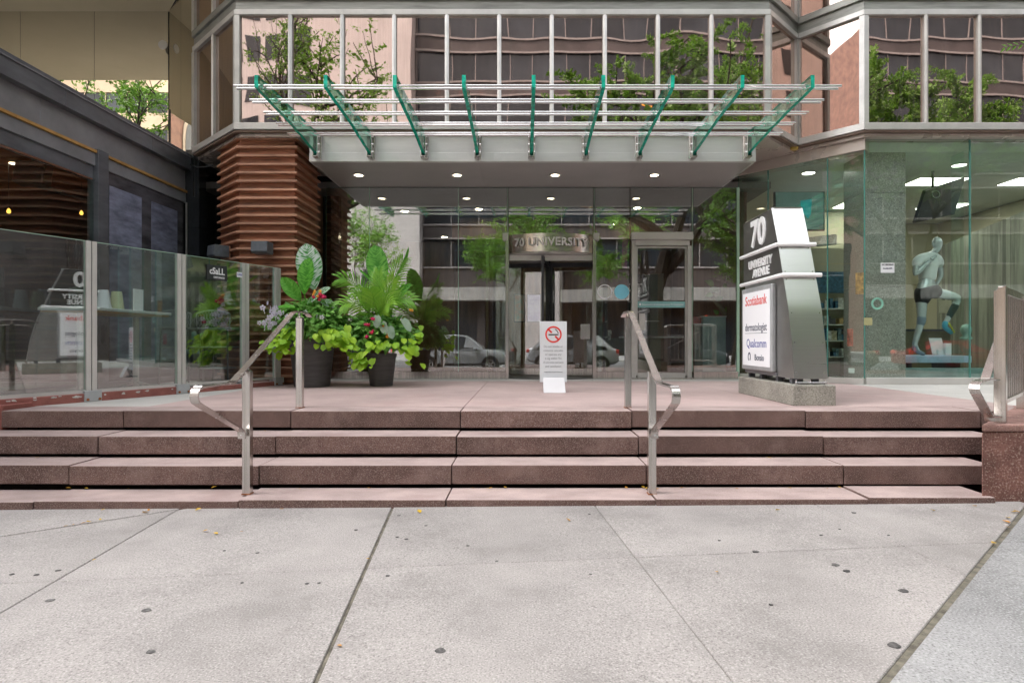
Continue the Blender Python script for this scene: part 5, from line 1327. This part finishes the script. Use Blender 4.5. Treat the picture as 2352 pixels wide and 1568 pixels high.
o = MB().lathe(hb.x, hb.y, [(0, hb.z-.14), (.09, hb.z-.13), (.10, hb.z-.10), (.05, hb.z-.07), (.085, hb.z), (.09, hb.z+.06), (.06, hb.z+.12), (0, hb.z+.14)], 16).build('head_form', mat('glass_green', (.35, .55, .48), .15, piece=0).name, None, smooth='all')
tag(o, 'pale green head form on a stand behind the runner', 'head form')
ct = thing('shop_counter', 'olive shop counter behind the running mannequin', 'counter', (7.0, 11.5, .6))
MB().box(6.0, 7.9, 11.3, 11.9, .6, 1.42).build('body', mat('olive', (.20, .19, .12), .6, piece=0).name, ct)
MB().box(5.97, 7.93, 11.27, 11.93, 1.421, 1.46).build('worktop', 'charcoal', ct)
tbox('notice_card', 'cream notice card standing on the shop counter', 'card', 2157, 2186, 690, 719, 11.2, .01, mat('cream', (.66, .60, .46), .7, piece=0).name)
# hanging screen seen from behind
hs_ = thing('hanging_screen', 'black screen hanging tilted from the shop ceiling', 'screen', (6.9, 10.0, 3.4))
P = [W(2094, 512, 9.9), W(2186, 492, 10.5), W(2210, 408, 10.35), W(2118, 437, 9.8)]
nr = (P[1]-P[0]).cross(P[3]-P[0]).normalized()
MB().prism(P, nr*.05).build('display', 'black_metal', hs_, bevel=.012, fix=True)
q = W(2142, 440, 10.1); MB().tube([q, W(2143, 380, 10.1), Vector((W(2143, 380, 10.1).x, 10.1, 4.05))], .022, 10).build('pole', mat('dark_green_pole', (.04, .05, .03), .4).name, hs_)
MB().ring(W(2147, 447, 9.72), (0, -1, 0), .05, .065, .03, 20).build('pivot', 'chrome', hs_)
# things behind the angled glass
ts = thing('shop_screen', 'flat screen with turquoise emblem hanging in the shop corner', 'screen', W(1850, 490, 11.4))
a, b = W(1778, 438, 11.5), W(1895, 530, 11.5)
MB().box(a.x, b.x, 11.5, 11.56, b.z, a.z).build('bezel', 'black_metal', ts, bevel=.01)
MB().box(a.x+.03, b.x-.03, 11.494, 11.499, b.z+.03, a.z-.03).build('display', mat('screen_green', (.16, .26, .24), .2, piece=0, emit=(.3, .5, .45), estr=.02).name, ts)
p = W(1850, 478, 11.485); MB().prism([(p.x-.10, p.y, p.z+.14), (p.x+.12, p.y, p.z+.17), (p.x+.10, p.y, p.z-.12), (p.x+.05, p.y, p.z-.2), (p.x-.08, p.y, p.z-.05)], (0, -.004, 0)).build('emblem', mat('teal_print', (.02, .35, .38), .4, piece=0, emit=(.02, .5, .55), estr=.04).name, ts, fix=True)
MB().box(W(1838, 400, 11.6).x, W(1850, 400, 11.6).x, 11.57, 11.65, a.z, 4.04).build('hanger', 'black_metal', ts)
sh = thing('shop_shelf', 'shop shelf with coloured goods behind the angled glass', 'shelf', (5.1, 11.6, .6))
a, b = W(1888, 570, 11.6), W(1945, 770, 11.6)
MB().box(a.x-.3, b.x+.2, 11.6, 12.0, .6, a.z).build('carcass', 'shop_wall_yellow', sh)
cols = [(.05, .15, .25), (.55, .50, .34), (.42, .30, .12), (.20, .34, .36), (.60, .60, .55), (.10, .10, .11), (.55, .54, .48)]
for c_, k in zip(cols, range(7)): mat('goods_%d' % k, c_, .5, var=.3, scale=20, piece=.2)
MB().box(a.x-.26, b.x+.16, 11.55, 11.598, 2.15, 2.55).build('header_card', 'goods_0', sh)
for r_ in range(4):
    zz = .95+r_*.30
    MB().box(a.x-.28, b.x+.18, 11.35, 11.6, zz-.02, zz).build('board', 'shop_ceiling', sh)
    x = a.x-.24
    while x < b.x+.1:
        wd_ = random.uniform(.035, .10); MB().box(x, x+wd_, 11.38+random.uniform(-.02, .03), 11.52, zz+.001, zz+random.uniform(.08, .23)).build('goods', 'goods_%d' % random.randrange(7), sh); x += wd_+random.choice((.004, .01, .05))

# ------------------------------------------------------------------ lobby furnishings seen through the glass
def lob(px, py, D): return W(px, py, D)
dc = thing('display_cabinet', 'pale teal glass display cabinet inside the entrance', 'cabinet', (3.1, 11.2, .6))
a, b = lob(1614, 728, 11.2), lob(1692, 850, 11.2)
MB().box(a.x, min(b.x, 3.7), 11.2, 11.75, .6, a.z).build('case', mat('case_teal', (.40, .55, .54), .35, piece=0).name, dc, bevel=.004)
MB().box(a.x-.02, min(b.x, 3.71), 11.18, 11.77, a.z+.001, a.z+.02).build('top', 'white_paint', dc)
a = lob(1590, 735, 11.3); tag(MB().box(a.x, a.x+.2, 11.3, 11.4, a.z-.06, a.z+.07).build('candy_box', 'red_paint'), 'small red and dark box beside the display cabinet', 'box')
ip = thing('potted_fig', 'indoor fig with thick pale stem on the display cabinet', 'plant', lob(1665, 728, 11.4))
base = lob(1670, 728, 11.45)
stem = [base, lob(1655, 705, 11.4), lob(1640, 690, 11.4), lob(1630, 672, 11.45)]
MB().tube(stem, [.05, .045, .035, .02], 8).build('stem', mat('pale_bark', (.30, .26, .16), .8).name, ip, smooth=True)
leafmesh('fig', .16, .11, 'green_leaf', 5, .2, .2); leafmesh('fig_pale', .15, .11, 'grey_leaf', 5, .2, .2)
for (px, py) in ((1630, 668), (1638, 676), (1645, 690), (1652, 670), (1660, 655), (1672, 648), (1680, 690), (1668, 720), (1650, 722), (1640, 655), (1676, 705), (1690, 676)):
    inst('leaf', LEAF[random.choice(('fig', 'fig_pale'))], ip, orient(lob(px, py, 11.4), (random.uniform(-1, 1), -.3, random.uniform(-.2, 1)), (random.uniform(-.5, .5), -1, .4), 0, random.uniform(.8, 1.3)))
rd = thing('reception_desk', 'low olive reception desk deep in the lobby', 'desk', (1.8, 12.6, .6))
MB().box(1.25, 2.75, 12.3, 12.9, .6, 1.30).build('body', 'olive', rd, bevel=.004)
MB().box(2.0, 3.2, 12.25, 12.95, 1.302, 1.335).build('top', 'white_paint', rd)
ls = thing('lobby_shelf', 'dark shelving tower with white lettering in the lobby', 'shelf', (2.3, 12.0, .6))
MB().box(2.06, 2.62, 12.0, 12.25, 1.34, 2.55).build('carcass', 'black_metal', ls, bevel=.003)
for z in (1.62, 2.0): MB().box(2.04, 2.64, 11.96, 12.0, z, z+.02).build('shelf_board', 'alu_frame', ls)
text('lettering', 'ZT', .22, (2.18, 11.99, 2.28), (1,0,0), (0,0,1), 'paper_white', ls, ext=.002)
def pic(px0, px1, py0, py1, D, m, label):
    a, b = lob(px0, py0, D), lob(px1, py1, D); t = thing('lobby_poster', label, 'poster', (a.x, D, b.z))
    MB().box(a.x, b.x, D, D+.02, b.z, a.z).build('frame', 'black_metal', t); MB().box(a.x+.02, b.x-.02, D-.003, D-.001, b.z+.02, a.z-.02).build('print', m, t)
mat('poster_lilac', (.45, .45, .70), .5, var=.5, scale=5, piece=0, col2=(.75, .80, .90), emit=(.6, .6, .9), estr=.03)  # printed poster, faint glow put into its colour
mat('poster_mixed', (.55, .30, .25), .5, var=.5, scale=9, piece=0, col2=(.20, .40, .36), emit=(.5, .5, .4), estr=.01)  # print with a slight glow of its own put in
pic(1210, 1243, 675, 740, 12.9, 'poster_lilac', 'lilac flower poster seen through the revolving door')
pic(1180, 1206, 675, 740, 12.9, 'poster_mixed', 'dark mixed colour poster left of the lilac poster')
fg = thing('lobby_figure_stand', 'dark clothes stand with colourful bags in the lobby', 'stand', (1.45, 11.9, .6))
MB().tube([(1.55, 11.9, .6), (1.55, 11.9, 2.3)], .02, 8).build('pole', 'black_metal', fg)
for k, (dx, z, c_) in enumerate(((-.1, 1.45, 2), (.05, 1.5, 5), (.12, 1.35, 4), (-.05, 1.25, 6), (.0, 1.7, 1))):
    MB().obox((1.5+dx, 11.85, z), (.06, .01, 0), (-.01, .04, 0), (.01, 0, .1)).build('bag', 'goods_%d' % c_, fg, bevel=.02)
o = MB().lathe(W(1622, 735, 12.5).x, 12.5, [(0, 1.68), (.03, 1.68), (.035, 1.75), (0, 1.77)], 10).build('red_lamp', 'lamp_red'); tag(o, 'tiny red lamp glowing above the lobby cabinet', 'lamp')
o = MB().lathe(W(1405, 515, 12.0).x, 12.0, [(0, 3.42), (.05, 3.44), (.07, 3.5), (.05, 3.56), (0, 3.58)], 14).build('dome_camera', 'chrome', None, smooth='all'); tag(o, 'small silver dome camera hanging in the lobby', 'camera')
tag(MB().obox(W(1435, 580, 11.6), (.05, 0, -.02), (0, .01, 0), (.01, 0, .28)).build('pink_banner', mat('pink', (.45, .08, .22), .5).name), 'narrow pink banner hanging in the lobby', 'banner')

# ------------------------------------------------------------------ across the street: buildings mirrored in the glass
mat('dark_brick', (.058, .046, .045), .6, var=.15, scale=.6, piece=.06)
mat('dark_glass', (.03, .035, .042), .06, var=.2, scale=.3, piece=.4, rvar=0, spec=.3)
mat('band_trim', (.24, .215, .21), .5, var=.1, piece=.04)
mat('pale_concrete', (.50, .455, .44), .8, var=.05, scale=.4, piece=.03)
mat('cream_block', (.55, .42, .30), .8, var=.1, scale=.4, piece=.05)
mat('stone_band', (.30, .285, .27), .8, var=.1, scale=1, piece=.05)
mat('red_brick', (.25, .135, .10), .85, var=.15, scale=1.2, piece=.05)
def facade(name, label, x0, x1, yf, depth, zt, wallm, floors, first, pitch, wh, bayw, trim=None, ground=4.6, winm='dark_glass', lamps=False):
    t = thing(name, label, 'building', ((x0+x1)/2, yf, 0)); zb = -.05
    MB().box(x0, x1, yf-depth, yf-.25, zb, zt).build('core', wallm, t)
    z = zb
    for f in range(floors):
        zw = first+f*pitch
        MB().box(x0, x1, yf-.249, yf, z if f else ground, zw).build('spandrel', wallm, t)
        n = max(1, int(round((x1-x0)/bayw))); bw = (x1-x0)/n
        for k in range(n):
            MB().box(x0+k*bw+.04, x0+(k+1)*bw-.04, yf-.20, yf-.12, zw, zw+wh).build('window', winm, t)
        mb = None
        for k in range(n+1): MB().box(x0+k*bw-.04 if k else x0, x0+k*bw+.04 if k < n else x1, yf-.25, yf-.04, zw, zw+wh).build('mullion', trim or wallm, t)
        if trim:
            MB().box(x0-.1, x1+.1, yf, yf+.12, zw-.16, zw).build('band', trim, t); MB().box(x0-.1, x1+.1, yf, yf+.12, zw+wh, zw+wh+.16).build('band', trim, t)
        z = zw+wh
    MB().box(x0, x1, yf-.249, yf, z, zt).build('parapet', wallm, t)
    return t
YB = -33.0
b1 = facade('banded_office_block', 'dark brick office block with ribbon windows across the street', -8.9, 47, YB, 20, 34, 'dark_brick', 6, 7.8, 3.75, 2.4, 2.4, 'band_trim')
MB().box(-8.9, 47, YB+.0, YB+1.6, 4.75, 5.85).build('stone_canopy', 'stone_band', b1)
for k in range(9): MB().box(-8.0+k*4.7, -8.0+k*4.7+3.9, YB-.2, YB-.05, .3, 4.6).build('shop_window', 'dark_glass', b1)
for k in range(10): MB().box(-8.85+k*4.7, -8.85+k*4.7+.7, YB-.1, YB+.4, -.03, 4.74).build('pier', 'dark_brick', b1)
for (x, f) in ((8, 3), (10, 3), (12.2, 3), (20, 3), (22, 3), (5, 1), (25, 1), (27.5, 1)):
    MB().box(x, x+1.2, YB-.11, YB-.09, 7.8+f*3.75+1.5, 7.8+f*3.75+1.62).build('tube_lamp', 'lamp_amber', b1)
b2 = thing('pale_tower', 'pale concrete tower across the street', 'building', (-18, -31, 0))
MB().box(-26, -9.0, -50, -31.5, -.05, 52).build('wall', 'pale_concrete', b2)
for f in range(10):
    for k in range(4):
        MB().box(-25.3+k*2.2, -25.3+k*2.2+1.6, -31.6, -31.45, 6+f*3.6, 8.2+f*3.6).build('window', 'dark_glass', b2)
MB().box(-24.5, -18.2, -31.5, -31.2, -.03, 5.2).build('shopfront', 'dark_glass', b2)
for k in range(6): MB().box(-24.5+k*1.25, -24.5+k*1.25+.08, -31.2, -31.1, -.03, 5.2).build('mullion', 'band_trim', b2)
b3 = facade('cream_block', 'cream slab block with gridded windows behind the pale tower', -52, -27, -34, 16, 40, 'cream_block', 9, 5.2, 3.4, 1.9, 1.9)
b4 = facade('brick_hall', 'red-brown brick building at the far end of the street', 48, 80, -30, 18, 26, 'red_brick', 5, 4.5, 4.2, 2.4, 4.2)
b5 = thing('brick_church', 'red brick church front with tall pointed windows along the street', 'building', (28, -6, 0))
b5x = facade('side_brick_block', 'dark brick block on the near side of the street to the right', 40.5, 66, 12, 20, 24, 'dark_brick', 4, 4.5, 4.2, 2.4, 4.2)
bpy.data.objects.remove(b5)
b6 = thing('brick_church', 'red brick church with tall pointed windows far along the street', 'building', (-68, -24, 0))
MB().box(-84, -54, -58, -24, -.05, 44).build('wall', 'red_brick', b6)
def arched(px, py, face, w_, z0, z1, name, m, out):
    "pointed window on a wall: face 'x' looks along +X, 'y' along +Y"
    pts = [(-w_, z0), (w_, z0), (w_, z1)] + [(w_*math.cos(a*math.pi/12)*1.0, z1+w_*1.7*math.sin(a*math.pi/12)) for a in range(1, 12)] + [(-w_, z1)]
    P3 = [((px+a, py+out, b) if face == 'y' else (px+out, py+a, b)) for a, b in pts]
    return MB().prism(P3, (0, .1, 0) if face == 'y' else (.1, 0, 0)).build(name, m, b6, fix=True)
mat('church_stone', (.48, .40, .32), .8, var=.1, scale=1, piece=.03)
for k in range(3):
    for z in (5, 19):
        for fc_, px, py in (('y', -79+k*10, -24), ('x', -54, -29-k*9)):
            arched(px, py, fc_, 2.6, z, z+6, 'window_surround', 'church_stone', 0.0); arched(px, py, fc_, 2.1, z+.4, z+5.8, 'window', 'dark_glass', .03)
            for q in (-.7, .7):
                if fc_ == 'y': MB().box(px+q-.1, px+q+.1, py+.1, py+.2, z+.4, z+8).build('tracery', 'church_stone', b6)
                else: MB().box(px+.1, px+.2, py+q-.1, py+q+.1, z+.4, z+8).build('tracery', 'church_stone', b6)

# ------------------------------------------------------------------ parked cars
def car(name, label, x, y, face, colr, suv=True, s=1.0):
    if colr not in MATS: pass
    t = thing(name, label, 'car', (x, y, -.16)); 
    if face < 0: t.rotation_euler = (0, 0, math.pi)
    L_, H_, WD = (4.6, 1.68, .92) if suv else (4.55, 1.40, .90)
    off0 = Vector((0, 0, 0))
    low = [(-2.28,.42,.62,.70),(-2.2,.34,.78,.80),(-1.7,.28,.90,.88),(-.9,.26,.95,.91),(0,.25,.97,.92),(.9,.26,.98,.92),(1.6,.28,1.00,.91),(2.1,.34,.98,.84),(2.28,.45,.85,.72)]
    if suv: low = [(a, b, c+.08, d) for a, b, c, d in low]
    # x, bottom, belt height, half width; front at -x
    mb = MB(); n = 10
    for (cx, zb, zt, hw) in low:
        for k in range(n):
            a = k/(n-1); 
            ring = [(-.80, 0), (-1, .18), (-1.0, .55), (-.97, .85), (-.88, 1), (.88, 1), (.97, .85), (1.0, .55), (1, .18), (.80, 0)]
            q = ring[k]; mb.v.append(Vector((cx, q[0]*hw, zb+(zt-zb)*q[1])))
    for i in range(len(low)-1):
        for k in range(n):
            q = (k+1) % n; mb.f.append([i*n+k, i*n+q, (i+1)*n+q, (i+1)*n+k]); mb.m.append(0)
    mb.f += [list(range(n-1, -1, -1)), [(len(low)-1)*n+k for k in range(n)]]; mb.m += [0, 0]
    bd = mb.build('body', colr, t, smooth=True, off=off0, fix=True)
    bz = 1.03 if suv else .94
    cab = [(-1.05, bz, .80), (-.35, H_-.05, .66), (.3, H_, .66), (1.35, H_-.06, .64), (2.0 if suv else 1.75, bz+.02, .74)] if suv else [(-.95, bz, .78), (-.15, H_-.03, .62), (.45, H_, .62), (1.0, H_-.05, .60), (1.75, bz+.03, .72)]
    mb = MB()
    for (cx, zt, hw) in cab: mb.v += [Vector((cx, -hw, zt)), Vector((cx, -hw*.9, zt+.035)), Vector((cx, hw*.9, zt+.035)), Vector((cx, hw, zt))]
    for i in range(len(cab)-1):
        for k in range(3): mb.f.append([i*4+k, i*4+k+1, (i+1)*4+k+1, (i+1)*4+k]); mb.m.append(0)
    mb.build('roof', colr, t, smooth=True, off=off0, fix=True)
    for sd in (-1, 1):
        low_z = bz-.04
        cuts_ = [(-.95, .02), (-.02, .95), (.99, 1.55 if suv else 1.35)]
        def topz(xx):
            for (x0, z0, h0), (x1, z1, h1) in zip(cab, cab[1:]):
                if x0 <= xx <= x1: u = (xx-x0)/(x1-x0); return z0+(z1-z0)*u, h0+(h1-h0)*u
            return bz, .75
        for (xa, xb) in ((-.82, .20), (.26, 1.12), (1.18, 1.72 if suv else 1.5)):
            za, ha = topz(xa); zb_, hb_ = topz(xb); zm, hm = topz((xa+xb)/2)
            pts = [(xa, sd*.885, low_z), (xb, sd*.885, low_z), (xb, sd*(hb_+.004), max(low_z+.02, zb_-.05)), ((xa+xb)/2, sd*(hm+.004), max(low_z+.02, zm-.05)), (xa, sd*(ha+.004), max(low_z+.02, za-.05))]
            MB().prism(pts, (0, -sd*.02, 0)).build('side_window', 'dark_glass', t, off=off0, fix=True)
        mb = MB(); mb.add([(cab[0][0]-.1, sd*.86, low_z), (cab[-1][0]+.02, sd*.86, low_z), (cab[-2][0], sd*(cab[-2][2]-.01), cab[-2][1]-.0), (cab[2][0], sd*(cab[2][2]-.01), cab[2][1]), (cab[1][0], sd*(cab[1][2]-.01), cab[1][1])], [(0, 1, 2, 3, 4)])
        mb.build('pillar_frame', colr, t, off=off0)
        MB().obox((-.72, sd*1.0, bz+.03), (.06, 0, 0), (0, .08, 0), (0, 0, .06)).build('door_mirror', colr, t, bevel=.02, off=off0)
        for xx in (.05, 1.0): MB().box(xx, xx+.18, sd*.915, sd*.94, .80, .83).build('door_handle', 'chrome', t, off=off0)
        for xx in (-1.42, 1.42):
            MB().tube([(xx, sd*.68, .34), (xx, sd*.93, .34)], .40, 24).build('wheel_arch', 'black_metal', t, off=off0)
            wl_ = MB().tube([(xx, sd*.70, .33), (xx, sd*.945, .33)], .335, 28).build('wheel', 'black_metal', t, off=off0, smooth=True)
            MB().ring((xx, sd*.946, .33), (0, sd, 0), .19, .225, .012, 24).build('rim', 'chrome', wl_, off=off0)
            for k in range(5):
                a = 2*math.pi*k/5; u = Vector((math.cos(a), 0, math.sin(a))); v = Vector((-u.z, 0, u.x)); c_ = Vector((xx, sd*.948, .33))
                MB().prism([c_+u*.02-v*.03, c_+u*.2-v*.018, c_+u*.2+v*.018, c_+u*.02+v*.03], (0, sd*.01, 0)).build('spoke', 'chrome', wl_, off=off0, fix=True)
        MB().obox((-2.16, sd*.62, .74), (.07, sd*.05, 0), (0, .16, 0), (0, 0, .07)).build('headlight', 'paper_white', t, bevel=.02, off=off0)
        MB().obox((2.2, sd*.66, .92), (.07, 0, 0), (0, .15, 0), (0, 0, .09)).build('tail_light', 'red_print', t, bevel=.02, off=off0)
    (xa, za, ha), (xb, zb_, hb_) = cab[0], cab[1]
    MB().add([(xa-.02, -ha*.95, za+.0), (xa-.02, ha*.95, za), (xb-.02, hb_*.92, zb_+.02), (xb-.02, -hb_*.92, zb_+.02)], [(0, 1, 2, 3)]).build('windscreen', 'dark_glass', t, off=off0)
    (xa, za, ha), (xb, zb_, hb_) = cab[-1], cab[-2]
    MB().add([(xa+.02, -ha*.95, za), (xa+.02, ha*.95, za), (xb+.02, hb_*.92, zb_+.02), (xb+.02, -hb_*.92, zb_+.02)], [(3, 2, 1, 0)]).build('rear_window', 'dark_glass', t, off=off0)
    MB().box(-2.32, -2.2, -.6, .6, .38, .60).build('grille', 'black_metal', t, off=off0)
    return t
mat('car_silver', (.52, .54, .57), .2, .5, var=.02, piece=0); mat('car_white', (.66, .68, .69), .2, .1, var=.02, piece=0)
mat('car_grey', (.12, .13, .15), .18, .4, var=.02, piece=0); mat('car_red', (.35, .02, .03), .15, .2, var=.02, piece=0); mat('car_sand', (.45, .36, .22), .25, .3, var=.02, piece=0)
car('parked_car', 'silver suv parked at the kerb, reflected behind the palm planter', -3.0, -8.3, -1, 'car_silver')
car('parked_car', 'white suv parked at the kerb, reflected in the revolving door', 2.1, -8.4, 1, 'car_white')
car('parked_car', 'dark grey suv parked at the kerb, reflected left of the glass door', 7.2, -8.3, -1, 'car_grey')
car('parked_car', 'sand coloured car parked at the kerb, reflected in the glass door', 12.6, -8.4, 1, 'car_sand', False)
car('parked_car', 'red car parked at the kerb, reflected in the shop window', 18.4, -8.2, -1, 'car_red', False)
car('parked_car', 'silver car parked at the kerb further left', -8.6, -8.3, 1, 'car_silver', False)

# ------------------------------------------------------------------ street trees
leafmat('tree_leaf', (.11, .25, .03), (.20, .38, .05), .45, .4)
mat('bark', (.075, .058, .045), .9, var=.25, scale=6, stretch=(4, 4, 1), bump=.6, bscale=20, piece=0)
def tree(label, x, y, hgt, spread, seed, trunk_h, nleaf=9000, lsize=.11, dens=1.0, lean=0.0, name='street_tree'):
    rnd = random.Random(seed); t = thing(name, label, 'tree', (x, y, -.03)); mb = MB(); tips = []
    def grow(p, d, L_, r_, lvl):
        n = 4; P = [p]; q = p; dd = d
        for k in range(n):
            dd = (dd + Vector((rnd.gauss(0, .13), rnd.gauss(0, .13), rnd.gauss(0, .08)))).normalized(); q = q + dd*L_/n; P.append(q)
            if lvl >= 2: tips.append((q, dd, lvl))
        mb.tube(P, [r_*(1-.5*k/n) for k in range(n+1)], 7 if lvl < 2 else 4, caps=False)
        if lvl >= 4: return
        for k in range(rnd.choice((3, 3, 4)) if lvl < 3 else 3):
            a = rnd.uniform(0, 6.28); up_ = .55 if lvl < 2 else .2
            out = Vector((math.cos(a), math.sin(a), 0)); nd = (dd*.75 + out*rnd.uniform(.6, 1.0) + Vector((0, 0, up_*rnd.uniform(0, 1)))).normalized()
            st = P[rnd.choice((2, 3, 4, 4))] if lvl else P[rnd.choice((3, 4, 4))]
            grow(st, nd, L_*rnd.uniform(.62, .82), r_*.55, lvl+1)
    z0 = Vector((x, y, -.05))
    grow(z0, Vector((lean, 0, 1)), trunk_h, .17*hgt/11, 0)
    top = max(v.z for v in mb.v); k = hgt/top
    wid = max(max(abs(v.x-x), abs(v.y-y)) for v in mb.v); kw = spread/wid
    def sc(v): return Vector((x+(v.x-x)*kw, y+(v.y-y)*kw, -.05+(v.z+.05)*k))
    mb.v = [sc(v) for v in mb.v]
    mb.build('trunk', 'bark', t, smooth=True)
    lv = MB(); tips = [(sc(p), d, l) for p, d, l in tips if l >= 3]
    per = max(1, int(nleaf/len(tips)))
    for (p, d, l) in tips:
        if rnd.random() > dens: continue
        fd = (d + Vector((rnd.gauss(0, .5), rnd.gauss(0, .5), rnd.gauss(0, .3)-.25))).normalized(); sdv = fd.cross(Vector((0, 0, 1)))
        if sdv.length < .1: continue
        sdv.normalize()
        for j in range(per):
            # a pinnate spray: paired leaflets along a drooping stalk
            u = j/per*lsize*5; s = -1 if j % 2 else 1
            c = p + fd*u + Vector((rnd.gauss(0, .04), rnd.gauss(0, .04), rnd.gauss(0, .04)-.15*u*u))
            a = sdv*s*lsize + fd*lsize*.45 + Vector((rnd.gauss(0, .03), rnd.gauss(0, .03), rnd.gauss(0, .04))); b = fd*lsize*.22 + Vector((0, 0, rnd.gauss(0, .03)))
            o = len(lv.v); lv.v += [c, c+a*.5+b, c+a, c+a*.5-b]; lv.f.append([o, o+1, o+2, o+3]); lv.m.append(0)
    tag(lv.build('crown', 'tree_leaf', t), kind='stuff')
    return t
tree('street tree with sparse dark branches at the left kerb', -8.2, -4.2, 13.5, 5.2, 3, 3.6, 12000, .085, .6)
tree('leafy honey locust at the kerb facing the entrance', 4.6, -4.4, 12.4, 6.6, 8, 2.3, 36000, .12, 1.0)
tree('leafy street tree at the right kerb', 14.5, -4.2, 10.8, 4.8, 12, 3.0, 26000, .11, 1.0)
tree('leafy street tree at the far left kerb', -17.5, -4.2, 13.5, 5.6, 21, 3.4, 20000, .10, 1.0)
tree('honey locust beside the stairs at the right', 8.6, 2.6, 9.5, 4.0, 33, 3.2, 8000, .10, .9)
tree('slim leafy tree across the road', 9.0, -24.5, 14.0, 5.0, 41, 4.0, 9000, .16, 1.0)
tree('slim leafy tree across the road to the left', -12.0, -24.0, 11.0, 4.0, 45, 4.0, 7000, .16, .8)
tree('young honey locust at the kerb opposite the revolving door', 1.2, -4.8, 7.6, 3.6, 52, 2.2, 15000, .10, 1.0)
tree('young honey locust at the kerb opposite the sign pillar', 8.6, -4.7, 7.2, 3.6, 57, 2.2, 15000, .10, 1.0)
# twig reaching into the frame at the upper right
tg = thing('hanging_twig', 'leafy twig hanging into view at the upper right edge', 'twig', W(2352, 104, 5.2))
P = [W(2420, 88, 5.3), W(2380, 96, 5.25), W(2340, 104, 5.2), W(2308, 110, 5.15)]
MB().tube(P, [.006, .004, .003, .001], 5).build('stalk', 'bark', tg)
leafmesh('leaflet', .055, .020, 'tree_leaf', 3, .15, .2)
for k in range(16):
    t_ = k/15*3; i = min(2, int(t_)); p = P[i].lerp(P[i+1], t_-i); s = -1 if k % 2 else 1
    inst('leaflet', LEAF['leaflet'], tg, orient(p, (-.7, -.1, s*.55-.2), (0, -1, .4), 0, 1.0))
